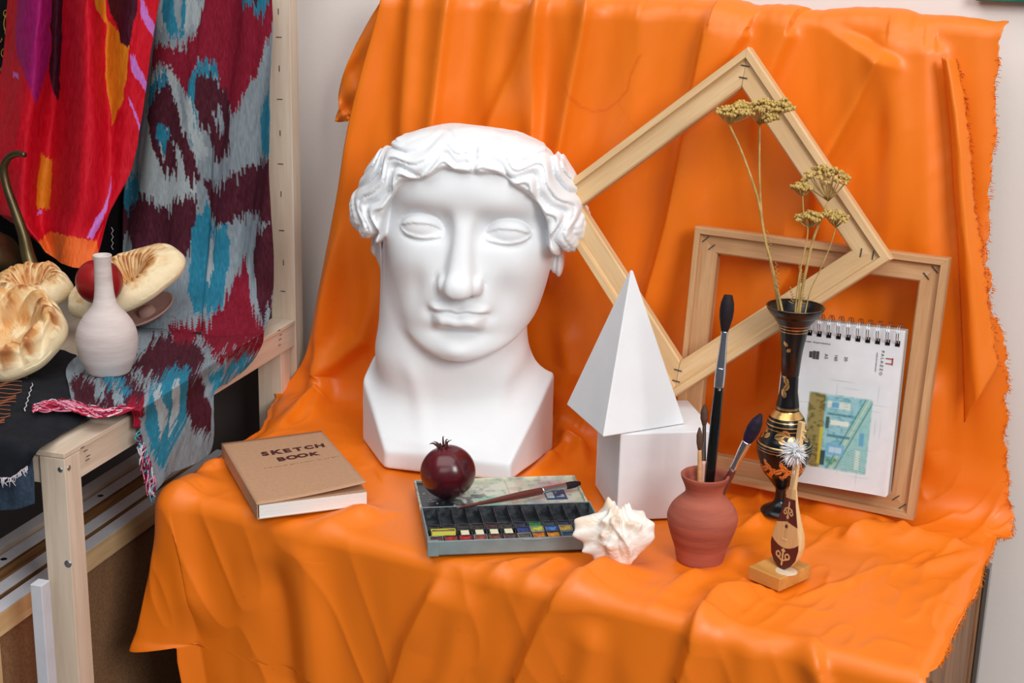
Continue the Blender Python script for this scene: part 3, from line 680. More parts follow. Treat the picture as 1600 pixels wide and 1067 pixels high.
# ---------------------------------------------------------------- wooden stretcher frames
def stretcher(name, label, corners, w, lip, th, m, staples=True):
    A, B, Cc, Dd = [np.array(p, float) for p in corners]
    ctr = (A+B+Cc+Dd)/4
    t = thing(name, label, 'frame', ctr)
    n = np.cross(B-A, Dd-A); n /= np.linalg.norm(n)
    if n @ (CO-ctr) < 0: n = -n
    P = [A, B, Cc, Dd]
    for i in range(4):
        a, b = P[i], P[(i+1) % 4]; prev, nxt = P[i-1], P[(i+2) % 4]
        ex = (b-a)/np.linalg.norm(b-a); L = np.linalg.norm(b-a); ey = ctr-a; ey = ey-ex*(ey@ex); ey /= np.linalg.norm(ey)
        # profile across the bar: (offset from outer edge, height towards the viewer)
        prof = [(0, -th), (0, th*.15), (.0015, th*.42), (lip-.0012, th*.42), (lip, th*.08), (lip+.0015, 0), (w-.002, 0), (w, -.002), (w, -th)]
        V = []; k = len(prof)
        for s0 in (0, 1):
            for (o1, h1) in prof:
                xx = o1 if s0 == 0 else L-o1
                V.append((xx, o1, h1))
        F = [tuple(range(k)), tuple(range(2*k-1, k-1, -1))]+[(j, (j+1) % k, k+(j+1) % k, k+j)[::-1] for j in range(k)]
        ob = mesh('frame_bar', V, F, m, None, smooth=False, bevel=.0004)
        ob.parent = t; loc = a-ctr; ez = np.cross(ex, ey)
        flip = ez@n < 0
        if flip:
            for v in ob.data.vertices: v.co.z = v.co.z
            n_ = -ez
        R_ = Matrix(((ex[0], ey[0], n[0], loc[0]), (ex[1], ey[1], n[1], loc[1]), (ex[2], ey[2], n[2], loc[2]), (0, 0, 0, 1)))
        ob.matrix_local = R_ if not flip else R_
        if flip: ob.data.flip_normals()
        if staples:
            dg = (ctr-a)/np.linalg.norm(ctr-a)
            sd_ = np.cross(n, dg)
            for f_ in (.4, .75):
                c = a+ex*w*f_+ey*w*f_+n*.0006
                if f_ < .5: c = a+ex*(lip+.006)+ey*(lip+.006)+n*.0006
                box('staple', c, sd_*.0055, dg*.0006, n*.0007, M['staple'], t, 0)
    return t
def on_plane(pts, P0, n): return [PL(a, b, P0, n) for a, b in pts]
# small frame: leans back
sl = math.radians(5); ns = (0, -math.cos(sl), math.sin(sl)); Ps = (0, 1.768, ZT+.010)
a, b, c_ = on_plane([(1087, 353), (1484, 404), (1427, 813)], Ps, ns)
d_ = a+c_-b
stretcher('stretcher_frame', 'small warm pine frame leaning on the cloth with the notepad inside it', [a, b, c_, d_], .034, .010, .016, M['pine2'])
bl = math.radians(6.5); nb = (0, -math.cos(bl), math.sin(bl)); Pb = (0, 1.738, .88)
a, b, c_ = on_plane([(1170, 73), (1394, 405), (1052, 622)], Pb, nb)
d_ = a+c_-b
stretcher('stretcher_frame', 'large pale pine frame tilted into a diamond behind head and pyramid', [a, b, c_, d_], .037, .011, .015, M['pine'])
# ---------------------------------------------------------------- notepad with spiral binding
pn = np.array([0, -1, .13]); pn /= np.linalg.norm(pn); Pp = np.array([0, 1.740, .765])
TR, BR_, BLm = on_plane([(1413, 518), (1385, 776), (1250, 750)], Pp, pn)
ey = (TR-BR_); Lh = np.linalg.norm(ey); ey /= Lh; ex = BLm-BR_; ex -= ey*(ex@ey); ex /= np.linalg.norm(ex); ex = -ex; Wd = .150
pad = thing('spiral_notepad', 'white spiral notepad with a watercolour print of a blue room on its cover', 'notepad', BR_)
org = BR_-ex*Wd
def pp(u_, v_, h_): return org+ex*u_+ey*v_+pn*h_*(1 if pn@(CO-org) > 0 else -1)
Vb, Fb = boxv((pp(0, 0, 0)+pp(Wd, Lh, -.012))/2, ex*Wd/2, ey*Lh/2, pn*.005)
mesh('page_block', Vb, Fb, M['paper'], pad, smooth=False, bevel=.0006)
box('back_cover', pp(Wd/2+.0015, Lh/2+.001, -.0125), ex*(Wd/2+.001), ey*(Lh/2+.001), pn*.0008, mat('grey_card', (150, 145, 142), .8), pad)
# printed cover, finely meshed with its colours
nu_, nv_ = 170, 260
uu, vv = np.meshgrid(np.linspace(0, 1, nu_), np.linspace(0, 1, nv_))
curl = .010*np.exp(-((uu)/.16)**2)*sstep(1, .5, vv)+.002*np.exp(-((1-uu)/.05)**2)*sstep(.4, 0, vv)
Pv_ = org+(uu*Wd)[..., None]*ex+(vv*Lh)[..., None]*ey+((curl+.0012))[..., None]*pn*(1 if pn@(CO-org) > 0 else -1)
colr = np.zeros(uu.shape+(3,)); W_ = np.array([226, 229, 234.])
colr[:] = W_-14*(fbm(uu*9, vv*12, 3)[..., None]-.4)
def blend(mask, c): colr[:] = colr*(1-mask[..., None])+np.array(c, float)*mask[..., None]
def rect(u0, u1, v0, v1, e=.008): return sstep(u0-e, u0+e, uu)*sstep(u1+e, u1-e, uu)*sstep(v0-e, v0+e, vv)*sstep(v1+e, v1-e, vv)
wb = (fbm(uu*14, vv*14, 8)-.5)*.05; uq, vq = uu+wb*.5, vv+wb
pu0, pu1, pv0, pv1 = .26, .80, .115, .565
tex = fbm(uu*30, vv*60, 21, 3)
blend(rect(pu0-.05, pu1+.1, pv0-.06, pv1+.10, .05)*.35, (205, 220, 225))
blend(rect(pu0, pu1, pv0, pv1, .012), (150, 200, 208))
blend(rect(pu0, pu1, pv0, pv1, .012)*sstep(.35, .65, tex), (105, 172, 190))
blend(rect(pu0, .40, pv0, pv1, .01), (150, 138, 84)); blend(rect(pu0, .40, pv0, pv1, .01)*sstep(.42, .6, tex), (112, 100, 58))
blend(rect(.375, .405, pv0+.02, pv0+.25, .008)*.9, (205, 190, 60))
slant = (uu-.58)-(vv-.30)*.62
blend(rect(.45, pu1, pv0, pv1, .01)*sstep(.0, .012, slant)*.75, (150, 200, 195))
for off in (.0, .035, .07): blend(rect(.45, pu1, pv0, pv1)*np.exp(-((slant-off)/.006)**2)*.8, (70, 120, 110) if off != .035 else (215, 220, 170))
for (a0, a1, b0, b1, cc) in [(.42, .62, .485, .53, (225, 232, 220)), (.42, .45, .36, .43, (60, 80, 70)), (.46, .62, .385, .415, (235, 238, 228)), (.44, .60, .20, .27, (110, 175, 215)), (.47, .58, .215, .25, (190, 220, 235)), (.46, .52, .49, .525, (80, 160, 205)), (.40, .44, .13, .22, (40, 60, 62)), (.72, .76, .28, .36, (90, 160, 200)), (.70, .74, .13, .25, (205, 225, 215)), (.44, .64, .31, .325, (70, 120, 140)), (.44, .64, .445, .455, (70, 120, 130))]:
    blend(rect(a0, a1, b0, b1, .006)*.85, cc)
for a0, b0 in ((.50, .15), (.53, .17), (.47, .165)): blend(np.exp(-((uu-a0)/.02)**2-((vv-b0)/.012)**2)*.8, (70, 130, 80))
lines = np.exp(-((np.sin(vv*210+3*np.sin(uu*9)))/.25)**2)*rect(.40, pu1, pv0, pv1)*sstep(.5, .6, fbm(uu*7, vv*9, 2)); blend(lines*.5, (70, 110, 125))
for k in range(26):     # loose pencil strokes round the picture
    a0 = rnd.uniform(.15, .9); b0 = rnd.uniform(.03, .70); hz = rnd.random() < .5
    blend((np.exp(-((uu-a0)/(.08 if hz else .0035))**4-((vv-b0)/(.0025 if hz else .05))**4))*.28, (120, 150, 160))
cov = mesh('printed_cover', Pv_.reshape(-1, 3), gridF(nu_, nv_), mat('printed_card', vcol=True, rough=.55, spec=.35), pad, col=lin(colr.reshape(-1, 3)))
sgn = (1 if pn@(CO-org) > 0 else -1)
def put_text(s, size, c, xa, ya, m, parent, name='lettering', offset=0, h=.0018, space=1.0):
    V, F = text_mesh(s, size, .00012, offset, space=space)
    W = np.asarray(c)+V[:, :1]*xa+V[:, 1:2]*ya+V[:, 2:]*np.cross(xa, ya)
    return mesh(name, W, F, m, parent, smooth=False)
ink = mat('grey_ink', (70, 70, 75), .7); rink = mat('red_ink', (170, 60, 55), .7)
# the cover reads sideways: its writing runs from bottom of the pad to the top edge
hh = .0022
put_text('P A L A Z Z O', .0052, pp(Wd*.845, Lh*.80, hh), ey*-1, ex, ink, pad)
put_text('sketch and watercolour', .0026, pp(Wd*.80, Lh*.80, hh), ey*-1, ex, ink, pad)
for (du, dv, a_, b_) in ((.885, .815, .0006, .0045), (.905, .815, .0006, .0045)): pass
box('mark', pp(Wd*.905, Lh*.83, hh), ey*.0006, ex*.0045, pn*.0001, rink, pad, 0); box('mark', pp(Wd*.905, Lh*.80, hh), ey*.0006, ex*.0045, pn*.0001, rink, pad, 0)
box('mark', pp(Wd*.932, Lh*.815, hh), ey*.0045, ex*.0008, pn*.0001, rink, pad, 0)
V, F = lathe(pp(Wd*.125, Lh*.795, hh-.0001), [(0.0001, 0), (.0043, 0), (.0043, .0002), (.0001, .0002)], 24, pn*sgn); mesh('mark', V, F, ink, pad)
V, F = lathe(pp(Wd*.125, Lh*.795, hh), [(0.0001, 0), (.0018, 0), (.0018, .0003), (.0001, .0003)], 20, pn*sgn); mesh('mark', V, F, M['paper'], pad)
for i in range(3): box('mark', pp(Wd*(.235+.03*i), Lh*.795, hh), ey*(.0052-.0012*(i == 0)), ex*.0019, pn*.0001, ink, pad, 0)
for i, tx in enumerate(('A5', '160', '20')): put_text(tx, .0058, pp(Wd*(.37+.085*i), Lh*.795, hh), ey*-1, ex, ink, pad)
put_text('watercolour paper   fine grain sketchbook', .0026, pp(Wd*.25, Lh*.872, hh), ex, ey, ink, pad)
for i in range(12):
    uc = Wd*(.04+i*.0835)
    box('binding_hole', pp(uc, Lh*.925, .0019), ex*.0030, ey*.0036, pn*.0002, M['black'], pad, 0)
    for dx_ in (-.0013, .0013):
        an = np.radians(np.linspace(162, -70, 16)); path = [pp(uc+dx_, Lh-.004+.0132*math.cos(t_), -.003+.0132*math.sin(t_)) for t_ in an]
        V, F = tube(path, .00065, 6); mesh('wire_loop', V, F, M['chrome'], pad)
# ---------------------------------------------------------------- brass and black vase with dried flowers
vx, vy = -.452, 1.708; vz0 = max(ZT, cloth_z(vx, vy, .016))-.001
vb = thing('lacquer_vase', 'slender black lacquer vase with brass bands and engraved leaves', 'vase', (vx, vy, vz0))
pxs = [(808, 29), (803, 29), (799, 25), (793, 14), (786, 8.5), (775, 8), (768, 9), (762, 14), (752, 22), (740, 32), (725, 38), (710, 42.5), (702, 43.5), (698, 43), (695, 40), (690, 38), (684, 34), (676, 31), (668, 30.5), (658, 27), (650, 21), (645, 18), (638, 17.5), (620, 14.5), (600, 13.5), (575, 14), (555, 16), (535, 19.5), (520, 22), (512, 25), (503, 31), (496, 38), (489, 42.5), (485, 43.5)]
prof = []
sc_ = 1/1205.
for py, r in pxs:
    z_ = vertical_z((vx, vy), py); z_b = vertical_z((vx, vy), 806); prof.append((r*sc_, (z_-z_b)+.0))
prof[0] = (prof[0][0], 0.0)
H_ = prof[-1][1]
pr_ = catmull(np.array(prof), 420); pr_[0] = prof[0]
inn_ = [(pr_[-1, 0]-.0012, H_-.0005), (.030, H_-.010), (.019, H_-.025), (.014, H_-.05), (.0105, H_-.10), (.0001, H_-.105)]
full = np.vstack([[(0.0001, 0)], pr_, inn_]); NA = 260
V, F = lathe((vx, vy, vz0), full, NA, caps=False); V = np.array(V)
zz = np.repeat(full[:, 1], NA); th = np.tile(np.arange(NA)*2*math.pi/NA, len(full)); gold = np.zeros(len(V))
def zp(py): return vertical_z((vx, vy), py)-vertical_z((vx, vy), 806)
def band(p0, p1): gold[(zz > zp(p0)) & (zz < zp(p1))] = 1
for b_ in [(513, 503), (518.5, 517), (522.5, 521.5), (643.5, 642), (656, 646), (660.5, 659), (667, 666), (673, 672), (696.5, 695.5), (700.5, 699.5), (704.5, 703.5), (641, 640)]: band(*b_)
inner_mask = np.repeat(np.arange(len(full)) > 420, NA); gold[inner_mask] = 0
def leaf(th0, z0, a, l, w_, rad):
    dx_ = (((th-th0+math.pi) % (2*math.pi))-math.pi)*rad; dz_ = zz-z0; c, s_ = math.cos(a), math.sin(a)
    u_ = (dx_*c+dz_*s_)/l; v_ = (-dx_*s_+dz_*c)/w_
    return (np.abs(u_) < 1) & (np.abs(v_) < (1-u_*u_)) & (np.abs(v_) > .12)
zc0 = zp(732); rr_ = .032
for k in range(9):      # leafy garland on the belly
    t0 = k*2*math.pi/9+.1
    for (da, dz, an, l, w_) in [(0, 0, .5, .0085, .0038), (.22, .006, -.6, .0075, .0034), (.30, -.006, .9, .0075, .003), (.10, .011, 1.5, .005, .0026), (.45, .001, .2, .006, .003), (.15, -.010, -.9, .006, .0026)]:
        gold[leaf(t0+da, zc0+dz, an, l, w_, rr_)] = 1
    gold[np.abs(zz-(zc0+.004*np.sin(9*th))) < .0006] = np.maximum(gold[np.abs(zz-(zc0+.004*np.sin(9*th))) < .0006], 1)
for k in range(5):
    t0 = k*2*math.pi/5
    for (da, dz, an, l, w_) in [(0, 0, .3, .008, .0045), (.3, .004, -.5, .007, .004), (.55, -.003, .6, .006, .003), (.15, -.006, -.3, .005, .003)]:
        gold[leaf(t0+da, zp(679)+dz, an, l, w_, .027)] = 1
for k in range(3):
    t0 = k*2*math.pi/3+3.9
    for j in range(9):
        zz_ = zp(618)+j*.0082
        gold[leaf(t0+.25*math.sin(j*1.2), zz_, .9 if j % 2 else 2.2, .0042 if j > 5 else .0065, .0022 if j > 5 else .0036, .0125)] = 1
gold[inner_mask] = 0
mesh('vase_body', V, np.array(F), M['vase'], vb, col=np.repeat(gold[:, None], 3, 1))
V, F = lathe((vx, vy, vz0), [(pr_[-1, 0]-.0012, H_-.0006), (pr_[-1, 0]+.0006, H_), (pr_[-1, 0]-.0002, H_+.0010), (pr_[-1, 0]-.0014, H_+.0004)], 60, caps=False); mesh('vase_rim', V, F, mat('dark_brass_rim', (120, 105, 85), .35, metal=.9), vb)
dry = mat('dried_stem', (205, 170, 105), .8, .2, var=.35, vscale=90)
seedm = mat('dried_florets', (214, 182, 108), .85, .15, var=.45, vscale=300)
zr_ = vz0+H_
def yarrow(label, pts, rad, heads, leaves=()):
    """pts: stem from inside the vase up (px, py, y); heads: (px, py, y, radius, height, forks)"""
    P = [np.array([vx+pts[0][0], vy+pts[0][1], vz0+H_-.085])]+[Y(a, b, y_) for a, b, y_ in pts[1:]]
    t = thing('dried_yarrow', label, 'dried flower', P[0], 'dried yarrow stems in the black vase')
    V, F = tube(P, [rad, rad*.9, rad*.8], 8, 40); mesh('stem', V, F, dry, t)
    for (hx, hy, y_, R_, hh_, br) in heads:
        top = Y(hx, hy, y_); att = P[-1] if br is None else Y(*br)
        parts = []; nn_ = int(12+R_*560); cl = []
        for k in range(nn_):
            a = k*2.39996; r = R_*math.sqrt((k+.5)/nn_); c = top+np.array([r*math.cos(a), r*math.sin(a)*.9, 1.5*hh_*(1-(r/R_)**2)+rnd.uniform(-.0022, .0022)]); cl.append(c)
            mid = att*.45+c*.55+np.array([0, 0, -.002]); parts.append(tube([att, mid, c], [.0007, .0006, .0006], 4, 5))
        V, F = join(parts); mesh('flower_rays', V, F, dry, t, kind='stuff')
        parts = []
        for c in cl:
            for j in range(13):
                p = c+np.array([rnd.gauss(0, .0020), rnd.gauss(0, .0020), rnd.uniform(-.0006, .0022)]); s_ = rnd.uniform(.0014, .0023)
                V, F = lathe(p-np.array([0, 0, s_]), [(.0001, 0), (s_*.8, s_*.6), (s_, s_*1.3), (s_*.6, s_*1.9), (.0001, s_*2.1)], 5, caps=False); parts.append((V, F))
        V, F = join(parts); mesh('florets', V, F, seedm, t, kind='stuff')
    for (lx, ly, y_, L_) in leaves:
        parts = []; b0 = Y(lx, ly, y_)
        for k in range(14):
            f = k/13; c = b0+np.array([.002*math.sin(f*5), 0, L_*f]); s_ = .0035*(1-f*.6)*(-1)**k
            parts.append(tube([c, c+np.array([s_, rnd.uniform(-.002, .002), .002])], [.0007, .0003], 4))
        V, F = join(parts); mesh('dry_leaf', V, F, dry, t, kind='stuff')
yarrow('dried yarrow stem bending left to a wide clumped head by the frame corner', [(.006, -.004), (1221, 480, 1.708), (1205, 410, 1.70), (1195, 372, 1.70), (1184, 310, 1.70), (1160, 240, 1.695), (1140, 196, 1.69)], .0017, [(1146, 180, 1.69, .0235, .006, (1139, 193, 1.69)), (1160, 174, 1.70, .012, .006, (1150, 186, 1.69))], [(1212, 455, 1.70, .035), (1199, 400, 1.70, .03)])
yarrow('tallest dried yarrow stem rising straight to a broad flower head', [(-.002, .004), (1216, 478, 1.712), (1206, 420, 1.712), (1192, 350, 1.715), (1187, 280, 1.715), (1187, 197, 1.715)], .0016, [(1192, 174, 1.715, .024, .008, (1187, 195, 1.715)), (1222, 172, 1.715, .013, .007, (1205, 182, 1.715)), (1203, 186, 1.705, .009, .003, (1190, 192, 1.712))])
yarrow('thick dried yarrow stem leaning right to a dense domed flower head', [(.004, .004), (1250, 480, 1.715), (1258, 430, 1.715), (1272, 370, 1.715), (1294, 316, 1.72)], .0021, [(1291, 283, 1.72, .0285, .011, (1294, 314, 1.72))], [(1252, 480, 1.715, .025)])
yarrow('thin dried yarrow stem with two small cups left of the domed head', [(.002, -.006), (1243, 482, 1.705), (1249, 430, 1.703), (1262, 365, 1.70), (1256, 335, 1.70), (1254, 306, 1.70)], .0011, [(1254, 296, 1.70, .0115, .003, (1254, 306, 1.70)), (1266, 341, 1.705, .0165, .003, (1266, 356, 1.703))], [(1236, 475, 1.70, .02)])
yarrow('thin dried yarrow stem leaning right to one small yellow flower cup', [(.008, 0), (1262, 470, 1.71), (1280, 425, 1.71), (1297, 385, 1.71), (1306, 356, 1.71)], .0009, [(1306, 341, 1.71, .0135, .004, (1306, 355, 1.71))])
yarrow('short dried stem with withered leaf buds beside the domed flower stem', [(-.004, 0), (1247, 478, 1.71), (1250, 440, 1.71), (1252, 420, 1.71)], .0012, [], [(1250, 440, 1.71, .02)])
# ---------------------------------------------------------------- terracotta jar with brushes
jx, jy = -.502, 1.543; jz0 = max(cloth_z(jx, jy, .03)-.002, ZT)
terra = mat('terracotta', (178, 98, 78), .75, .3, rgb2=(150, 76, 60), vscale=9, bump=.35, bscale=60, aniso=(1, 1, 9))
jb = thing('terracotta_jar', 'small reddish terracotta jar holding four brushes', 'jar', (jx, jy, jz0))
jp = [(884, 30), (880, 35), (872, 36.5), (855, 40), (835, 47), (815, 52.5), (802, 53), (788, 47), (776, 36), (768, 29), (760, 28.5), (750, 32), (742, 35.5), (737, 36.5)]
scj = 1/1245.; zb_ = vertical_z((jx, jy), 876)
prof = [(r*scj, max(0, (vertical_z((jx, jy), py)-zb_)*.95)) for py, r in jp]; Hj = prof[-1][1]
pj = catmull(np.array(prof), 70)
ins = [(prof[-1][0]-.0012, Hj+.0012), (prof[-1][0]-.004, Hj-.001), (.0205, Hj-.018), (.020, Hj-.03), (.034, Hj-.055), (.024, .008), (.0001, .006)]
V, F = lathe((jx, jy, jz0), np.vstack([[(0.0001, 0)], pj, ins]), 64, caps=False); mesh('jar_body', V, F, terra, jb)
def brush(name, label, base, tip, parts_spec, group=None, bend=0):
    """base/tip 3-D points; spec: list of (part, t0, t1, r0, rmid, r1, material, flat)"""
    base = np.array(base); tip = np.array(tip); t = thing(name, label, 'paintbrush', base, group)
    for (pn_, t0, t1, rs, m) in parts_spec:
        a = base+(tip-base)*t0; b = base+(tip-base)*t1; n = len(rs)
        V, F = tube([a+(b-a)*k/(n-1) for k in range(n)], rs, 14, 24 if n > 2 else None); mesh(pn_, V, F, m, t)
    return t
bris = mat('dark_bristles', (34, 24, 30), .7, .3, var=.5, vscale=60, aniso=(30, 30, 2)); brbr = mat('brown_bristles', (96, 62, 46), .8, var=.4, vscale=60)
violet = mat('violet_black_bristles', (40, 22, 56), .7, .3, rgb2=(22, 16, 24), vscale=90)
redh = mat('mahogany_handle', (96, 42, 36), .3, .5, coat=.4); palew = wood('raw_brush_handle', (224, 170, 120), (196, 140, 92)); pinkh = mat('pink_handle', (226, 176, 158), .4)
zin = jz0+.03
def at_z(px, py, y_): return Y(px, py, y_)
bb = np.array([jx+.004, jy-.004, jz0+.012]); tt_ = Y(1138, 461, jy+.028)
brush('large_paintbrush', 'long black paintbrush with silver ferrule and round black bristles in the jar', bb, tt_, [('handle', 0, .66, [.0035, .0052, .0062, .0064, .0056], M['black']), ('ferrule', .65, .725, [.0062, .0064, .0061], M['chrome']), ('ferrule_neck', .715, .865, [.0060, .0056, .0048, .0042, .0042], M['chrome']), ('bristles', .86, 1.0, [.0040, .0062,   .0080, .0086, .0078, .0050], bris)])
t = bpy.data.objects['large_paintbrush']
bb = np.array([jx-.010, jy+.004, jz0+.012]); tt_ = Y(1189, 647, jy+.02)
brush('paintbrush', 'mahogany handled paintbrush leaning right with violet black bristles', bb, tt_, [('handle', 0, .60, [.003, .0045, .0052, .0046], redh), ('ferrule', .58, .80, [.0046, .0044, .0056, .0058], M['chrome']), ('bristles', .79, 1.0, [.0050, .0078, .0086, .0070, .0022], violet)])
bb = np.array([jx+.004, jy-.012, jz0+.012]); tt_ = Y(1093, 668, jy-.012)
brush('paintbrush', 'short raw wood paintbrush with small brown bristles at left in jar', bb, tt_, [('handle', 0, .84, [.0030, .0038, .0040, .0030, .0022], palew), ('bristles', .83, 1.0, [.0024, .0038, .0036, .001], brbr)])
bb = np.array([jx+.000, jy+.004, jz0+.012]); tt_ = Y(1101, 632, jy+.006)
brush('paintbrush', 'thin pink paintbrush with silver ferrule and soft brown bristles', bb, tt_, [('handle', 0, .62, [.0025, .0032, .0032], pinkh), ('ferrule', .61, .87, [.0032, .0026, .0024], M['chrome']), ('bristles', .86, 1.0, [.0024, .0048, .0046, .0014], brbr)])
# ---------------------------------------------------------------- sketchbook
bz = ZT+.006; BH = .021
tz = bz+BH
c4 = [Z(400, 788, tz), Z(572, 753, tz), Z(515, 663, tz), Z(357, 691, tz)]
c4[0] = Z(402, 812, bz)+np.array([0, 0, BH]); bx = Z(574, 790, bz)+np.array([0, 0, BH])-c4[0]; WB = np.linalg.norm(bx); bx /= WB; by = c4[3]-c4[0]; print('book', WB, by@bx, np.linalg.norm(by)); by -= bx*(by@bx); LBk = np.linalg.norm(by); by /= LBk
O3 = c4[0]-np.array([0, 0, BH]); up3 = np.array([0, 0, 1.])
sb = thing('sketchbook', 'thick square sketchbook with brown kraft cover lying left of the bust', 'book', O3)
def bp(u_, v_, h_): return O3+bx*u_+by*v_+up3*h_
Vb, Fb = [], []
NPG = 12; parts = []
for k in range(NPG):
    h0 = .0012+(BH-.0032)*k/NPG; h1 = .0012+(BH-.0032)*(k+1)/NPG-.00022; o_ = rnd.uniform(-.0006, .0006)
    parts.append(boxv(bp(WB/2+.0012, LBk/2+o_*.5, (h0+h1)/2), bx*(WB/2-.0018), by*(LBk/2-.0008+o_), up3*(h1-h0)/2))
parts.append(boxv(bp(WB/2, LBk/2, BH/2), bx*(WB/2-.003), by*(LBk/2-.003), up3*(BH/2-.0014)))
V, F = join(parts); mesh('page_block', V, F, M['paper'], sb, smooth=False)
box('back_cover', bp(WB/2, LBk/2, .0006), bx*WB/2, by*LBk/2, up3*.0006, M['kraft'], sb, .0003)
box('spine', bp(.0006, LBk/2, BH/2), bx*.0006, by*LBk/2, up3*BH/2, M['kraft'], sb, .0003)
# front cover: a sheet whose free front corner lifts
nu_, nv_ = 24, 24; uu2, vv2 = np.meshgrid(np.linspace(0, 1, nu_), np.linspace(0, 1, nv_))
lift = .0105*np.clip(uu2, 0, 1)**1.6*(1-vv2*.75)
Pq = O3+(uu2*WB)[..., None]*bx+(vv2*LBk+0)[..., None]*by+(BH+lift)[..., None]*up3+(-.0)*by
Pq = Pq+((1-vv2)*uu2*.004)[..., None]*by
mesh('front_cover', Pq.reshape(-1, 3), gridF(nu_, nv_), M['kraft'], sb, solid=.0009)
box('inner_card', bp(WB/2+.001, LBk/2, BH-.0010), bx*(WB/2-.002), by*(LBk/2-.001), up3*.0005, M['kraft'], sb, 0)
def cover_h(u_, v_): return BH+.0105*max(0, u_)**1.6*(1-v_*.75)+.0004
def cover_text(chars, size, u0, v0, name, off, jit=0):
    n = len(chars); adv = size*.80
    for i, ch in enumerate(chars):
        if ch == ' ': continue
        V, F = text_mesh(ch, size*(1+jit*rnd.uniform(-.12, .18)), .0001, off)
        a = rnd.uniform(-.12, .12)*jit; V2 = V.copy(); V2[:, 0] = V[:, 0]*math.cos(a)-V[:, 1]*math.sin(a); V2[:, 1] = V[:, 0]*math.sin(a)+V[:, 1]*math.cos(a)
        uc = u0+(i-(n-1)/2)*adv; vc = v0+rnd.uniform(-.0008, .0008)*jit; W = np.array([bp(uc+p[0], vc+p[1], cover_h((uc+p[0])/WB, (vc+p[1])/LBk)+p[2]) for p in V2])
        if name: mesh(name, W, F, M['printbrown'], sb, smooth=False)
        else: tiny.append((list(W), F))
cover_text('SKETCH', .0195, WB*.60, LBk*.725, 'cover_letter', .0010, 1)
cover_text('BOOK', .0190, WB*.60, LBk*.605, 'cover_letter', .0010, 1)
tiny = []; cover_text('as we have you don\'t discover, any big again', .0030, WB*.60, LBk*.50, None, 0)
V, F = join(tiny); mesh('cover_small_print', V, F, M['printbrown'], sb, smooth=False)
# ---------------------------------------------------------------- watercolour box
pz = ZT+.004
pFL, pFR, pBL = Z(669, 869, pz), Z(945, 858, pz), Z(638, 764, pz)
px_ = pFR-pFL; PWd = .222; px_ /= np.linalg.norm(px_); py_ = pBL-pFL; py_ -= px_*(py_@px_); PD = np.linalg.norm(py_); py_ /= PD; TD = PD*.5
wb_ = thing('watercolour_box', 'open grey plastic watercolour box with stained lid and small pans of paint', 'paint box', pFL)
def wp(u_, v_, h_): return pFL+px_*u_+py_*v_+np.array([0, 0, h_])
def wbox(name, u0, u1, v0, v1, h0, h1, m, parent=None, bevel=.0006):
    return box(name, wp((u0+u1)/2, (v0+v1)/2, (h0+h1)/2), px_*(u1-u0)/2, py_*(v1-v0)/2, np.array([0, 0, (h1-h0)/2]), m, parent or wb_, bevel)
greyp = mat('grey_blue_plastic', (128, 146, 148), .45, .5, var=.15, vscale=60); dkp = mat('stained_tray', (52, 60, 66), .5, rgb2=(24, 26, 30), vscale=90)
TH_ = .019
parts = [boxv(wp(PWd/2, TD/2, .0012), px_*PWd/2, py_*TD/2, np.array([0, 0, .0012]))]
for (u0, u1, v0, v1) in ((0, PWd, 0, .0022), (0, PWd, TD-.002, TD), (0, .0022, .0022, TD-.002), (PWd-.0022, PWd, .0022, TD-.002)):
    parts.append(boxv(wp((u0+u1)/2, (v0+v1)/2, TH_/2), px_*(u1-u0)/2, py_*(v1-v0)/2, np.array([0, 0, TH_/2])))
V, F = join(parts); mesh('tray', V, F, greyp, wb_, smooth=False, bevel=.0008)
wbox('corner_latch', -.001, .013, -.0018, .004, -.0, TH_+.0006, greyp); wbox('corner_latch', PWd-.013, PWd+.001, -.0018, .004, 0, TH_+.0006, greyp)
wbox('front_clip', .116, .140, -.0012, .0, TH_-.0030, TH_-.0010, greyp)
wbox('tray_liner', .0022, PWd-.0022, .0022, TD-.002, .0024, .0045, dkp, bevel=0)
cu_ = (PWd-.0044)/12; cream = mat('cream_plastic', (226, 222, 186), .5, var=.1, vscale=90); stain = mat('paint_stained_pan', (70, 74, 78), .5, rgb2=(30, 32, 40), vscale=160)
wet = {}
def wetm(c):
    k = tuple(c)
    if k not in wet: wet[k] = mat('dried_watercolour', c, .32, .5, rgb2=tuple(max(0, int(v*.6)) for v in c), vscale=180, bump=.5, bscale=240, coat=.2)
    return wet[k]
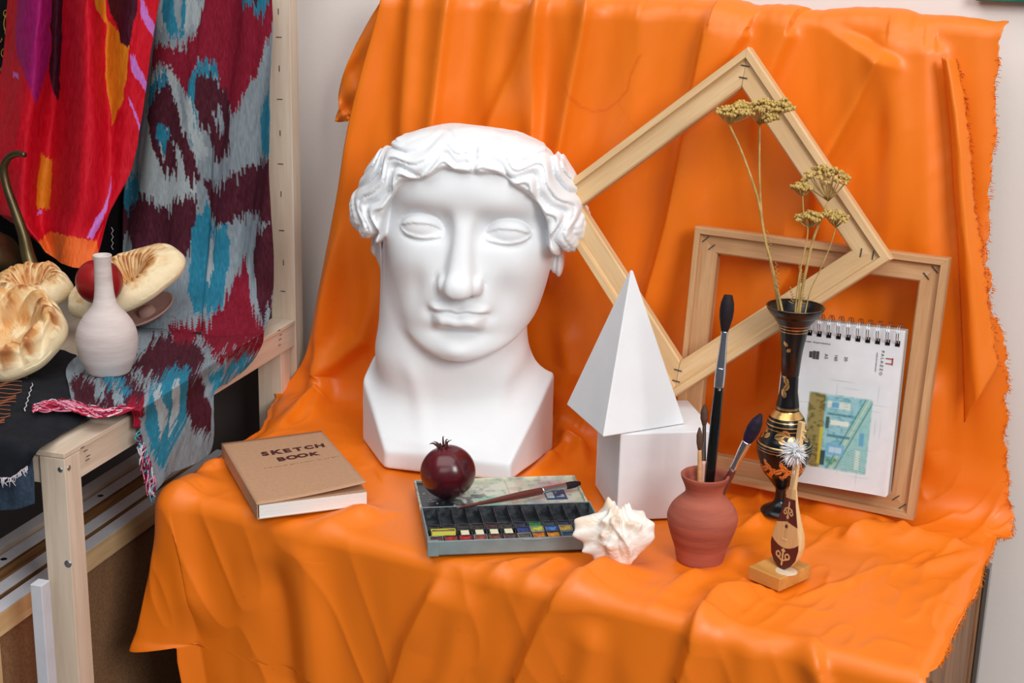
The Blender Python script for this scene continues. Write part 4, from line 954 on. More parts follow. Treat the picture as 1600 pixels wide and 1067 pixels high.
def pan(u0, v0, wu, wv, h0, hh_, body, paint, tilt=0):
    e1 = px_*wu/2; e2 = py_*wv/2*math.cos(tilt)+np.array([0, 0, wv/2*math.sin(tilt)]); e3 = np.cross(px_, e2); e3 = e3/np.linalg.norm(e3)
    c = wp(u0+wu/2, v0+wv/2, h0+hh_/2+abs(math.sin(tilt))*wv/2); t_ = .0008; parts = [boxv(c-e3*(hh_/2-.0005), e1, e2, e3*.0005)]
    n1, n2 = e1/np.linalg.norm(e1), e2/np.linalg.norm(e2)
    for s_ in (-1, 1): parts.append(boxv(c+s_*(e1-n1*t_/2), n1*t_/2, e2, e3*hh_/2)); parts.append(boxv(c+s_*(e2-n2*t_/2), e1, n2*t_/2, e3*hh_/2))
    V, F = join(parts); o_ = mesh('paint_pan', V, F, body, wb_, smooth=False)
    if paint is not None:
        g = 7; gu, gv = np.meshgrid(np.linspace(-.88, .88, g), np.linspace(-.88, .88, g)); hgt = -.0012-.0022*np.clip(1-gu**2-gv**2, 0, 1)+.0012*vnoise(gu*3+u0*900, gv*3)
        Pp_ = c+gu[..., None]*e1+gv[..., None]*e2+(hh_/2+hgt)[..., None]*e3
        mesh('paint_cake', Pp_.reshape(-1, 3), gridF(g, g), wetm(paint), o_, solid=.0004)
    return o_
front = [(96, 22, 48), (170, 24, 38), (178, 22, 36), (158, 60, 44), (120, 66, 52), (84, 58, 58), (96, 78, 70), (226, 120, 26), (236, 150, 30), (30, 70, 96), (96, 100, 40), (206, 190, 60)]
for k in range(12): pan(.0026+k*cu_, .0030, cu_*.92, .0155, .0085, .0098, stain if k % 3 else greyp, front[k])
mid = [None, None, None, None, None, None, (30, 58, 140), (186, 186, 60), (60, 120, 200), (206, 166, 56), (20, 112, 84), (238, 226, 30)]
for k in range(12):
    if mid[k] is not None: pan(.0026+k*cu_+(0.001 if k == 6 else 0), .0195, cu_*.92, .0145, .0092, .0098, greyp if k % 2 else stain, mid[k], .06)
    elif k > 1: wbox('pan_clip', .0026+k*cu_+cu_*.22, .0026+k*cu_+cu_*.78, .0205, .0335, .0100, .0180, cream)
pan(.006, .0205, .030, .0125, .0145, .0065, mat('yellow_green_pan', (206, 206, 80), .5), (140, 104, 52), -.12)
rear = [(26, 26, 32), (34, 30, 34), (44, 40, 42), (46, 34, 34), (58, 30, 34), (40, 44, 46), (22, 40, 60), (20, 130, 62), (34, 58, 72), (28, 42, 70), (24, 46, 92), (22, 30, 58)]
for k in range(12): pan(.0026+k*cu_, .0350, cu_*.94, .0150, .0092, .0088, stain, rear[k], .10)
wbox('tray_liner', .0024, PWd-.0024, TD-.0032, TD-.0022, .0045, TH_-.0005, stain, bevel=0)
for k in range(11): wbox('divider', .0026+(k+1)*cu_-.0006, .0026+(k+1)*cu_, .0195, TD-.0025, .0045, .0170, stain, bevel=0)
# lid laid open behind the tray
lz = .009
parts = [boxv(wp(PWd/2, TD+TD/2, lz-.001), px_*PWd/2, py_*TD/2, np.array([0, 0, .001]))]
for (u0, u1, v0, v1) in ((0, PWd, PD-.003, PD), (0, .003, TD+.001, PD), (PWd-.003, PWd, TD+.001, PD), (.0, PWd, TD+.0005, TD+.003)):
    parts.append(boxv(wp((u0+u1)/2, (v0+v1)/2, lz+.001), px_*(u1-u0)/2, py_*(v1-v0)/2, np.array([0, 0, .003])))
lidp = mat('cream_lid_rim', (212, 212, 188), .5, .4, rgb2=(150, 156, 150), vscale=70)
V, F = join(parts); lid = mesh('lid', V, F, lidp, wb_, smooth=False, bevel=.0008)
g1, g2 = 220, 90; gu, gv = np.meshgrid(np.linspace(0, 1, g1), np.linspace(0, 1, g2))
Pl_ = wp(0, 0, lz+.0004)+(.003+gu*(PWd-.006))[..., None]*px_+(TD+.003+gv*(TD-.006))[..., None]*py_
cc = np.zeros(gu.shape+(3,)); cc[:] = (206, 208, 190); n1 = fbm(gu*9, gv*5, 31, 5); n2 = fbm(gu*14+5, gv*7, 57, 5); n3 = fbm(gu*30, gv*14, 77, 4)
def bl(m, c): cc[:] = cc*(1-m[..., None])+np.array(c, float)*m[..., None]
bl(sstep(.48, .60, n1)*.6, (168, 186, 160)); bl(sstep(.50, .62, n2)*.5, (200, 170, 160)); bl(np.exp(-((gu-.42)/.10)**2-((gv-.25)/.35)**2)*sstep(.35, .5, n2), (120, 190, 160))
bl(np.exp(-((gu-.84)/.10)**2-((gv-.65)/.3)**2)*sstep(.3, .5, n1)*.8, (178, 130, 160)); bl(np.exp(-((gu-.62)/.10)**2-((gv-.35)/.3)**2)*sstep(.4, .6, n2)*.6, (205, 150, 110))
bl(sstep(.34, .18, gu+.25*(n1-.5)*2)*sstep(.40, .50, n3+.25*sstep(.3, .1, gu)), (36, 36, 44)); bl(np.exp(-((gu-.33)/.08)**2-((gv-.5)/.3)**2)*sstep(.45, .55, n3), (60, 62, 72))
bl(np.exp(-((gu-.70)/.05)**2-((gv-.12)/.15)**2)*.6, (90, 100, 170)); bl(sstep(.60, .66, n3)*.4, (120, 118, 110))
for e in (.31, .56, .78): bl(np.exp(-((gu-e)/.004)**2)*.6, (150, 150, 134))
sl_ = (gu-.78-.05*gv)
lab = ((gu > .775) & (gu < .905) & (gv > .28) & (gv < .62)).astype(float); bl(lab, (40, 78, 110))
bl(((gu > .785) & (gu < .83) & (gv > .34) & (gv < .56)).astype(float), (190, 200, 205)); bl(((gu > .842) & (gu < .893) & (gv > .36) & (gv < .54)).astype(float)*sstep(.4, .5, n3), (150, 165, 180))
mesh('mixing_palette', Pl_.reshape(-1, 3), gridF(g1, g2), mat('painted_palette', vcol=True, rough=.35, spec=.5), lid, col=lin(cc.reshape(-1, 3)))
for k in range(5): wbox('hinge', .045+k*.036, .058+k*.036, TD-.001, TD+.004, lz-.002, lz+.0052, cream if k % 2 else greyp, bevel=.0004)
# brush on the lid
bz_ = pz+lz+.0085
b0 = Z(712, 794, pz+.0205); b1 = Z(906, 755, pz+lz+.010)
brush('paintbrush', 'mahogany paintbrush with dark flat bristles lying across the watercolour box lid', b0, b1, [('handle', 0, .70, [.0008, .0025, .0040, .0052, .0048], redh), ('ferrule', .68, .88, [.0049, .0046, .0044], M['chrome']), ('bristles', .87, 1.0, [.0042, .0050, .0046, .0028], bris)])
# ---------------------------------------------------------------- pomegranate
R0 = .0365
pc = Z(700, 737, pz+lz+R0)
po = thing('pomegranate', 'dark red pomegranate with spiky crown resting on the watercolour box lid', 'fruit', pc-np.array([0, 0, R0]))
ax_ = np.array([-.22, -.05, 1.0]); ax_ /= np.linalg.norm(ax_)
u_, v_, w_ = frame_of(ax_)
nt_, np_ = 64, 96; tt, ph = np.meshgrid(np.linspace(.001, math.pi-.001, nt_), np.linspace(0, 2*math.pi, np_, endpoint=False), indexing='ij')
r = R0*(1+.018*np.cos(6*ph)*np.sin(tt)**2+.02*np.cos(tt*2)-.05*np.exp(-(tt/.28)**2)*1.0-.04*np.exp(-((math.pi-tt)/.3)**2)+.012*np.cos(2*ph+1))
P_ = pc+(r*np.sin(tt)*np.cos(ph))[..., None]*u_+(r*np.sin(tt)*np.sin(ph))[..., None]*v_+(r*np.cos(tt)*.96)[..., None]*w_
pm = mat('pomegranate_skin', (92, 14, 26), .28, .5, rgb2=(48, 8, 18), vscale=22, bump=.08, bscale=200, coat=.25)
mesh('fruit_body', P_.reshape(-1, 3), gridF(np_, nt_, True)[:, ::-1], pm, po)
top = pc+w_*R0*.88; crm = mat('pomegranate_crown', (84, 36, 34), .7, var=.3, vscale=90)
V, F = lathe(top, [(.0085, -.002), (.0062, .002), (.0058, .0035), (.0046, .0030), (.004, .0)], 24, w_, caps=False); mesh('crown', V, F, crm, po)
for k in range(6):
    a = k*math.pi/3+.3; d = u_*math.cos(a)+v_*math.sin(a); L_ = (.010, .013, .008, .012, .009, .011)[k]
    V, F = tube([top+d*.0055+w_*.002, top+d*.0068+w_*.006, top+d*(.0085+.0006*k)+w_*L_, top+d*(.0125+.0008*k)+w_*(L_+.0005)], [.0030, .0024, .0014, .0004], 7, 12, .45); mesh('sepal', V, F, crm, po)
# ---------------------------------------------------------------- sea shell
sc0 = Z(968, 852, ZT+.028)
sh = thing('sea_shell', 'white and tan spiny murex sea shell in front of the cube', 'shell', (sc0[0], sc0[1], ZT))
nt_, np_ = 150, 260; tt, ph = np.meshgrid(np.linspace(.001, math.pi-.001, nt_), np.linspace(0, 2*math.pi, np_, endpoint=False), indexing='ij')
sa = np.array([.35, -.2, .9]); sa /= np.linalg.norm(sa)         # local axes: x right, y up, z towards the viewer
dx_, dy_, dz_ = np.sin(tt)*np.cos(ph), np.sin(tt)*np.sin(ph), np.cos(tt)
r = np.ones_like(tt)/np.sqrt((dx_/.037)**2+(dy_/.030)**2+(dz_/.030)**2)
gr = np.zeros_like(tt); pk = np.zeros_like(tt)
for (sx, sy, sz, am, wd2) in [(-1, .30, .25, .024, .20), (-1, -.02, .35, .018, .17), (-.95, -.42, .30, .016, .18), (-.72, -.85, .25, .013, .18), (.02, -1, .25, .013, .22), (.45, -.75, .3, .004, .2), (-.30, .95, .2, .011, .22), (.22, .95, .25, .008, .2), (.72, .72, .3, .009, .2), (1, .30, .35, .006, .2), (1, -.1, .3, .006, .25),
                              (-.55, .45, .8, .008, .16), (-.15, .55, .85, .009, .16), (.28, .42, .9, .007, .16), (.62, .35, .75, .007, .15), (-.62, .02, .8, .006, .15), (-.5, -.35, .8, .005, .15)]:
    v3 = np.array([sx, sy, sz]); v3 /= np.linalg.norm(v3); a_ = np.arccos(np.clip(dx_*v3[0]+dy_*v3[1]+dz_*v3[2], -1, 1)); e_ = np.exp(-(a_/wd2)**1.5); gr += am*e_; pk += e_
lat = dx_*.9+.25*dy_; crest = np.exp(-((lat+.02+.15*np.sin(dy_*3))/.10)**2)*sstep(-.6, .2, dz_)
rib = np.abs(np.sin(9*np.arctan2(dy_-.9, dx_+.1)+2*dz_))**.7
r = r+gr+.0045*crest+.0030*rib*sstep(.3, -.5, lat)+.0016*np.sin(22*np.arctan2(dy_-1.2, dx_))*sstep(-.2, .3, dy_)+.002*(fbm(dx_*5, dy_*5+dz_*3, 3)-.5)-.004*np.exp(-((lat-.22)/.09)**2)*sstep(0, .4, dy_)
SP = sc0+(r*dx_)[..., None]*RT+(r*dy_)[..., None]*UP-(r*dz_)[..., None]*FW; SP[..., 2] += ZT+.006-SP[..., 2].min()
tn = np.clip(.8*pk*sstep(.0, .5, dy_+.25-dx_*.3)*sstep(.35, .6, fbm(dx_*4, dy_*4, 9))+.5*sstep(.50, .62, fbm(dx_*3+dz_, dy_*6, 19))*sstep(.5, -.3, lat), 0, 1)[..., None]
cs = np.array([244, 240, 232.])*(1-.6*tn)+np.array([204, 154, 112.])*.6*tn
mesh('shell_body', SP.reshape(-1, 3), gridF(np_, nt_, True)[:, ::-1], mat('shell_surface', vcol=True, rough=.5, spec=.4, bump=.5, bscale=160), sh, col=lin(cs.reshape(-1, 3)))
# ---------------------------------------------------------------- dombra figurine
d1_, d2_, d3_ = Z(1217, 925, ZT+.004), Z(1281, 896, ZT+.004), Z(1171, 890, ZT+.004)
blk = thing('dombra_figurine', 'small wooden dombra souvenir with white feather tuft on a square block', 'figurine', (d1_+d2_)/2)
e1 = (d2_-d1_); L1 = min(.060, np.linalg.norm(e1)); e1 /= np.linalg.norm(e1); e2 = d3_-d1_; e2 -= e1*(e2@e1); L2 = .046; e2 /= np.linalg.norm(e2)
HB = .0165
dw = wood('varnished_block', (216, 160, 88), (190, 130, 62), rough=.4, scale=(40, 6, 40))
bo = mesh('base_block', *boxv((0, 0, 0), (L1/2, 0, 0), (0, L2/2, 0), (0, 0, HB/2)), dw, None, smooth=False, bevel=.001); bo.parent = blk
cb = d1_+e1*L1/2+e2*L2/2+np.array([0, 0, HB/2]); lc = cb-wpos(blk)
bo.matrix_local = Matrix(((e1[0], e2[0], 0, lc[0]), (e1[1], e2[1], 0, lc[1]), (0, 0, 1, lc[2]), (0, 0, 0, 1)))
glz = cb+np.array([0, 0, HB/2])
foot = Z(1222, 888, glz[2]); 
tipd = Y(1252, 660, foot[1]+.022)
axd = tipd-foot; Ld = np.linalg.norm(axd); axd /= Ld
nf = np.array([-.42, -.90, .0]); nf -= axd*(nf@axd); nf /= np.linalg.norm(nf)     # soundboard normal: towards the viewer's left
sx_ = np.cross(axd, nf)
def dp(a, b, c): return foot+sx_*a+nf*b+axd*c
lightw = wood('light_instrument_wood', (232, 196, 142), (212, 170, 112), rough=.45, scale=(60, 60, 5))
def halfw(t): return np.interp(t, [0, .06, .15, .28, .42, .6, .8, 1.0], [.004, .0125, .0185, .0210, .0195, .0140, .0085, .0045])
LB_ = .098; nb_, na_ = 40, 22
V = []
for k in range(nb_):
    t_ = k/(nb_-1); w0 = float(halfw(t_))*.95; dpt = w0*1.25
    for j in range(na_): a = math.pi*j/(na_-1); V.append(dp(w0*math.cos(a), -dpt*math.sin(a)**.8, t_*LB_+.0005))
F = [tuple(q) for q in gridF(na_, nb_)]; F += [tuple(range(na_))[::-1], tuple((nb_-1)*na_+i for i in range(na_))]
mesh('instrument_body', V, F, lightw, blk)
# soundboard with dark ornamented ends
gb = [np.linspace(-1, 1, 60), np.linspace(0, 1, 150)]; ga, gt = np.meshgrid(*gb); Wv = halfw(gt)*.99
P_ = np.array([[dp(ga[i, j]*Wv[i, j], .0006+.0008*(1-ga[i, j]**2), gt[i, j]*LB_) for j in range(60)] for i in range(150)])
xm, ym = ga*Wv, gt*LB_
cd_ = np.zeros(P_.shape); cd_[:] = (226, 178, 120); grn = fbm(xm*1200, ym*40, 5)[..., None]; cd_ = cd_*(1-.12*grn)
dark = np.array([86, 30, 26.]); 
lowb = ym < .026+.006*np.abs(ga)**2*1.4; upb = (ym > .058-.004*np.abs(ga))&(ym < .086)
cur = lambda cx, cy, r0, r1: (np.hypot(np.abs(xm)-cx, ym-cy) > r0) & (np.hypot(np.abs(xm)-cx, ym-cy) < r1)
orn = (cur(.0068, .0165, .0022, .0040) & (ym > .0135)) | ((np.abs(xm) < .0012) & (ym < .022) & (ym > .004)) | ((np.abs(ym-.010-np.abs(xm)*.5) < .0011) & (np.abs(xm) < .009)) | ((np.abs(xm)+np.abs(ym-.0225) < .0034))
orn2 = (cur(.0045, .0685, .0014, .0028) & (ym < .0715)) | ((np.abs(xm) < .0009) & (ym > .064) & (ym < .082)) | ((np.abs(ym-.075+np.abs(xm)*.5) < .0009) & (np.abs(xm) < .006)) | ((np.abs(xm)+np.abs(ym-.0635) < .0026))
cd_[lowb & ~orn] = dark; cd_[upb & ~orn2] = dark
cd_[np.hypot(xm, ym-.052) < .0024] = (60, 26, 22)
mesh('soundboard', P_.reshape(-1, 3), gridF(60, 150)[:, ::-1], mat('painted_soundboard', vcol=True, rough=.4), blk, col=lin(cd_.reshape(-1, 3)), solid=.0008)
box('bridge', dp(0, .0022, .036), sx_*.0035, nf*.0008, axd*.0006, lightw, blk, 0)
box('neck', dp(0, -.001, (LB_+Ld*.86)/2), sx_*.0040, nf*.0024, axd*((Ld*.86-LB_)/2+.004), lightw, blk)
box('headstock', dp(.0, -.001, Ld*.93), sx_*.0042+nf*.001, nf*.0032, axd*Ld*.075, lightw, blk)
for s2 in (-.7, .7):
    V, F = tube([dp(s2*.0015, .0022, .036), dp(s2*.0015, .0022, Ld*.88)], .00018, 4); mesh('string', V, F, M['chrome'], blk)
for k in range(2): V, F = tube([dp(.003, 0, Ld*(.91+.04*k)), dp(.0085, 0, Ld*(.91+.04*k))], [.0008, .0011], 6); mesh('tuning_peg', V, F, lightw, blk)
parts = []; fc = dp(0, .002, Ld*.80)
for k in range(330):
    d = np.array([rnd.gauss(0, 1), rnd.gauss(0, 1), rnd.gauss(-.1, .8)]); d /= np.linalg.norm(d); d = d+nf*.35; L_ = rnd.uniform(.008, .019)
    p1 = fc+d*L_*.5+np.array([0, 0, .001]); p2 = fc+d*L_+np.array([rnd.gauss(0, .002), 0, -.002*rnd.random()])
    parts.append(tube([fc, p1, p2], [.0007, .0013, .0003], 4, 4, .5))
V, F = join(parts); mesh('feather_tuft', V, F, mat('white_feather', (240, 240, 242), .9, sss=.2), blk, kind='stuff')
V, F = lathe(foot+np.array([.006, -.004, -.0002]), [(.0001, .0003), (.012, .0003), (.014, 0)], 24); mesh('glue_spot', V, F, mat('dried_glue', (228, 206, 178), .35), blk)
# ================================================================ left side: bench, cloths, bread, bottle
S0 = np.array([-1.195, 1.200, 0]); g1_ = np.array([.983, .182, 0]); g2_ = np.array([-.182, .983, 0]); ZS = .84; up3 = np.array([0, 0, 1.])
def sp(a, b, z): return S0-g1_*a+g2_*b+up3*z      # a: to the left of the right edge, b: away from the front
bn = thing('wooden_bench', 'pale birch slatted bench frame with tall back post carrying cloths and bread', 'bench', sp(.3, .3, 0))
def sbox(name, a0, a1, b0, b1, z0, z1, m, parent, bevel=.0012): return box(name, sp((a0+a1)/2, (b0+b1)/2, (z0+z1)/2), g1_*(a1-a0)/2, g2_*(b1-b0)/2, up3*(z1-z0)/2, m, parent, bevel)
def wbeam(name, a0, a1, b0, b1, z0, z1, parent, axis, m=None):
    c = sp((a0+a1)/2, (b0+b1)/2, (z0+z1)/2); h = [(a1-a0)/2, (b1-b0)/2, (z1-z0)/2]; ax3 = [g1_, g2_, up3]
    o_ = [axis]+[k for k in (0, 1, 2) if k != axis]; X_ = [ax3[k] for k in o_]; hh_ = [h[k] for k in o_]
    if np.cross(X_[0], X_[1])@X_[2] < 0: X_[2] = -X_[2]
    ob = mesh(name, *boxv((0, 0, 0), (hh_[0], 0, 0), (0, hh_[1], 0), (0, 0, hh_[2])), m or M['birch'], None, smooth=False, bevel=.0010); ob.parent = parent
    l = c-wpos(parent); ob.matrix_local = Matrix([(X_[0][i], X_[1][i], X_[2][i], l[i]) for i in range(3)]+[(0, 0, 0, 1)]); return ob
wbeam('top_rail', 0, .040, 0, .66, ZS-.007, ZS, bn, 1)
wbeam('side_rail', .002, .030, .0335, .66, ZS-.044, ZS-.0075, bn, 1)
wbeam('front_rail', .036, .80, .004, .030, ZS-.044, ZS-.0075, bn, 0)
wbeam('leg', 0, .035, 0, .033, 0, ZS-.0075, bn, 2); wbeam('leg', .78, .815, 0, .033, 0, ZS-.0075, bn, 2)
wbeam('seat_board', .041, .80, .032, .66, ZS-.016, ZS-.004, bn, 1)
wbeam('back_post', -.001, .042, .661, .690, 0, 2.05, bn, 2); wbeam('back_post', .008, .050, .622, .655, 0, ZS-.045, bn, 2)
wbeam('back_post', .76, .80, .661, .690, 0, 2.05, bn, 2)
for i in range(8):     # staples down the post
    py = (18, 58, 107, 155, 208, 256, 303, 360)[i]; c = PL((430+i*.7)+5, py, sp(0, .6605, 0), g2_); v = i % 2
    box('staple', c, (g1_*.0045 if v else g1_*.0005), (up3*.0005 if v else up3*.0045), g2_*.0004, M['staple'], bn, 0)
for (px, py, dx_, dz_) in ((443, 410, .0005, .0045), (442, 455, .004, .0005)):
    c = PL(px, py, sp(0, .6605, 0), g2_); box('staple', c, g1_*dx_, up3*dz_, g2_*.0004, M['staple'], bn, 0)
for (px, py) in ((436, 516), (439, 523), (438, 530), (437, 539), (129, 699), (134, 704), (138, 712), (137, 718)):
    c = PL(px, py, sp(-.0004, 0, 0), g1_); box('staple', c, g2_*.004, up3*.0004, g1_*.0004, M['staple'], bn, 0)
for (px, py, r_) in ((106, 881, .0048), (94, 734, .0034)):
    c = PL(px, py, sp(0, -.0003, 0), g2_) if py > 800 else PL(px, py, sp(0, -.0003, 0), g2_)
    V, F = lathe(c, [(.0001, .0008), (r_*.55, .0008), (r_, .0002), (r_, -.001)], 20, -g2_, caps=False); mesh('screw', V, F, M['steel'], bn)
c = PL(108, 731, sp(-.0004, 0, 0), g1_); V, F = lathe(c, [(.0001, .0008), (.002, .0008), (.0034, .0002), (.0034, -.001)], 20, g1_, caps=False); mesh('screw', V, F, M['steel'], bn)
# ---- cloth patches from measured points
def cpt(q):
    px, py, mode, val = q
    if mode == 'z': P = Z(px, py, val)
    elif mode == 'y': P = Y(px, py, val)
    else: P = PL(px, py, sp(-val, 0, 0), g1_)       # in the plane of the bench side, val outwards
    return [P[0], P[1], P[2], px, py]
def cpatch(rows, nu, nv): return patch(np.array([[cpt(q) for q in r] for r in rows]), nu, nv)
def inpoly(x, y, poly):
    c = np.zeros(x.shape, bool); n = len(poly)
    for i in range(n):
        x0, y0 = poly[i]; x1, y1 = poly[(i+1) % n]
        if y0 == y1: continue
        m = ((y0 > y) != (y1 > y)) & (x < (x1-x0)*(y-y0)/(y1-y0)+x0); c ^= m
    return c
def zp4(l, o=(180, 0), s=2.667): return [(o[0]+a/s, o[1]+b/s) for a, b in l]
GREY, CRIM, MAR, TEAL, LT = (126, 138, 146), (124, 20, 42), (70, 24, 38), (38, 116, 142), (154, 164, 168)
def paintpolys(px, py, base, polys, jag=11, dirx=0):
    c = np.zeros(px.shape+(3,)); c[:] = base; c += (vnoise(px*1.2, py*.12, 3)-.5)[..., None]*26
    edge = np.zeros(px.shape)
    for k, (col, pl) in enumerate(polys):
        dx = dirx*np.maximum(0, py-530); j = (vnoise((px+dx)*.5, py*.01, 40+k)-.5)*2.6*jag+(vnoise((px+dx)*1.7, py*.02, 70+k)-.5)*2*jag; j = np.where(jag > 4, j*sstep(0, .25, np.abs(j)/(3*jag+1e-9)+.2), j)
        m = inpoly(px+(vnoise(py*.05, px*.05, k)-.5)*5, py+j, pl)
        c[m] = np.array(col)+((vnoise(px*1.3, py*.15, 9+k)-.5)*22)[m][:, None]
    return np.clip(c, 0, 255)
up_polys = [
 (LT, zp4([(180, 120), (330, 120), (400, 0), (260, -60), (200, -60)])),
 (TEAL, zp4([(205, -60), (300, -60), (290, 130), (250, 160), (215, 80)])), (GREY, zp4([(255, -60), (290, -60), (280, 120), (265, 120)])),
 (CRIM, zp4([(395, -60), (650, -60), (640, 160), (600, 250), (545, 400), (505, 490), (455, 420), (420, 330), (400, 300), (350, 260), (300, 400), (260, 340), (215, 280), (160, 320), (170, 190), (240, 200), (300, 190), (340, 120)])),
 (TEAL, zp4([(520, -60), (640, -60), (610, 60), (570, 40), (540, 20)])), (MAR, zp4([(545, -60), (610, -60), (590, 20)])),
 (LT, zp4([(150, 320), (215, 290), (255, 330), (260, 420), (290, 560), (330, 700), (330, 830), (220, 880), (120, 800), (100, 640), (140, 480)])),
 (TEAL, zp4([(150, 440), (160, 340), (220, 300), (240, 370), (200, 380), (170, 480)])),
 (MAR, zp4([(170, 400), (210, 340), (245, 380), (280, 520), (330, 640), (345, 720), (320, 780), (290, 740), (285, 640), (230, 560), (190, 560), (190, 620), (215, 700), (180, 690), (155, 560), (150, 480)])),
 (TEAL, zp4([(185, 590), (195, 530), (225, 540), (235, 600), (205, 640)])), (MAR, zp4([(200, 640), (225, 590), (255, 640), (265, 710), (240, 740), (215, 720)])),
 (TEAL, zp4([(300, 350), (330, 280), (370, 240), (415, 280), (420, 340), (380, 330), (350, 430), (330, 400), (345, 620), (320, 600)])),
 (LT, zp4([(285, 390), (320, 400), (330, 500), (370, 620), (340, 680), (310, 560)])),
 (MAR, zp4([(335, 330), (400, 320), (440, 370), (480, 480), (485, 600), (440, 680), (400, 660), (380, 600), (390, 500), (420, 440), (370, 560), (335, 470)])),
 (GREY, zp4([(395, 500), (430, 450), (455, 560), (425, 560)])), (TEAL, zp4([(590, 500), (640, 360), (655, 640), (620, 660), (600, 600)])),
 (MAR, zp4([(350, 760), (420, 790), (480, 740), (560, 690), (660, 660), (665, 940), (580, 890), (500, 910), (460, 940), (400, 920), (360, 880)])),
 (MAR, zp4([(0, 860), (120, 800), (220, 880), (320, 800), (340, 860), (320, 1000), (280, 1100), (120, 1100), (40, 960), (-20, 1100)])),
 (TEAL, zp4([(10, 800), (100, 700), (110, 790), (40, 900)])), (TEAL, zp4([(310, 980), (350, 860), (390, 940), (480, 930), (470, 1100), (440, 1300), (330, 1300), (300, 1200)])),
 (LT, zp4([(380, 1000), (420, 980), (400, 1180), (360, 1150)])),
 (MAR, zp4([(590, 950), (665, 940), (665, 1200), (640, 1240), (600, 1100)])), (CRIM, [(382, 405), (392, 470), (404, 500), (418, 505), (412, 535), (372, 545), (330, 552), (318, 520), (345, 480)]),
 (MAR, [(398, 380), (428, 380), (424, 480), (408, 500), (400, 440)])]
low_polys = [
 (MAR, [(108, 590), (150, 588), (165, 560), (210, 560), (240, 530), (300, 520), (320, 560), (300, 600), (262, 610), (232, 590), (222, 620), (225, 640), (190, 645), (118, 640)]),
 (TEAL, [(150, 575), (185, 580), (210, 608), (195, 615), (165, 600)]), (GREY, [(143, 590), (160, 590), (168, 625), (150, 618)]), (GREY, [(200, 575), (222, 590), (228, 615), (212, 600)]),
 (GREY, [(172, 600), (190, 608), (196, 640), (178, 632)]), (CRIM, [(205, 618), (226, 625), (226, 652), (196, 640)]),
 (TEAL, [(232, 610), (262, 575), (290, 570), (302, 590), (296, 640), (272, 690), (254, 735), (232, 700), (224, 660)]), (LT, [(240, 620), (250, 612), (262, 650), (250, 690), (244, 660)]),
 (LT, [(268, 610), (280, 600), (276, 650), (262, 680)]), (MAR, [(294, 585), (315, 588), (327, 630), (328, 680), (302, 672), (290, 645)]),
 (CRIM, [(330, 545), (370, 545), (410, 528), (404, 552), (370, 566), (340, 560)]), (TEAL, [(326, 585), (400, 550), (392, 575), (340, 606), (328, 606)]),
 (CRIM, [(262, 500), (330, 512), (320, 535), (270, 530)])]
ik = thing('ikat_scarf', 'long ikat scarf in maroon teal and grey hanging from the post and over the bench', 'scarf', sp(.1, .6, ZS))
ikm = M['vcol']
rows = [[(238, -30, 'y', 1.80), (300, -30, 'y', 1.79), (362, -30, 'y', 1.80), (420, -30, 'y', 1.80)],
        [(222, 90, 'y', 1.80), (290, 90, 'y', 1.78), (355, 90, 'y', 1.80), (422, 90, 'y', 1.80)],
        [(204, 200, 'y', 1.80), (280, 200, 'y', 1.775), (350, 200, 'y', 1.80), (424, 200, 'y', 1.80)],
        [(190, 320, 'y', 1.79), (272, 320, 'y', 1.77), (348, 320, 'y', 1.80), (426, 320, 'y', 1.80)],
        [(185, 420, 'y', 1.74), (270, 420, 'y', 1.75), (345, 425, 'y', 1.78), (428, 420, 'y', 1.795)],
        [(185, 480, 'z', .875), (270, 480, 'z', .885), (345, 480, 'z', .885), (424, 480, 'z', .875)],
        [(185, 510, 'z', .858), (262, 515, 'z', .860), (332, 525, 'z', .860), (412, 521, 'z', .860)]]
G = cpatch(rows, 170, 330); gx, gy = G[..., 3], G[..., 4]
fo = .012*(fbm(gx*.030+gy*.004, gy*.004, 5, 3)-.45)*2+.006*np.sin(gx*.10+gy*.012)*sstep(480, 380, gy)
G[..., 1] -= fo*sstep(500, 400, gy); G[..., 2] += .012*(fbm(gx*.03, gy*.05, 6)-.4)*sstep(440, 500, gy)*sstep(1, .93, np.linspace(0, 1, 330))[:, None]
gl = np.exp(-((gx-(322-.05*(gy-200)))/7)**2)*sstep(180, 260, gy); G[..., 1] += .012*gl
ucol = lin(paintpolys(gx, gy, GREY, up_polys+low_polys, 10, .5).reshape(-1, 3))
mesh('hanging_panel', G[..., :3].reshape(-1, 3), gridF(170, 330), ikm, ik, col=ucol, solid=.0006)
rows = [[(185, 510, 'z', .858), (262, 515, 'z', .860), (332, 525, 'z', .860), (412, 521, 'z', .860)],
        [(140, 545, 'z', .856), (210, 540, 'z', .866), (285, 550, 'z', .860), (345, 560, 'z', .862)],
        [(105, 574, 'z', .856), (180, 590, 'z', .862), (250, 590, 'z', .862), (305, 586, 'z', .860)],
        [(108, 605, 'z', .856), (150, 608, 'z', .868), (200, 612, 'z', .872), (258, 616, 'z', .858)],
        [(114, 636, 'z', .854), (150, 640, 'z', .856), (186, 640, 'z', .858), (216, 642, 'z', .855)]]
G = cpatch(rows, 150, 130); gx, gy = G[..., 3], G[..., 4]; G[..., 2] += .010*(fbm(gx*.035, gy*.05, 16)-.35)*sstep(0, .1, np.linspace(0, 1, 130))[:, None]*sstep(1, .9, np.linspace(0, 1, 150))[None, :]
mesh('lower_panel', G[..., :3].reshape(-1, 3), gridF(150, 130), ikm, ik, col=lin(paintpolys(gx, gy, GREY, up_polys+low_polys, 10, .5).reshape(-1, 3)), solid=.0006)
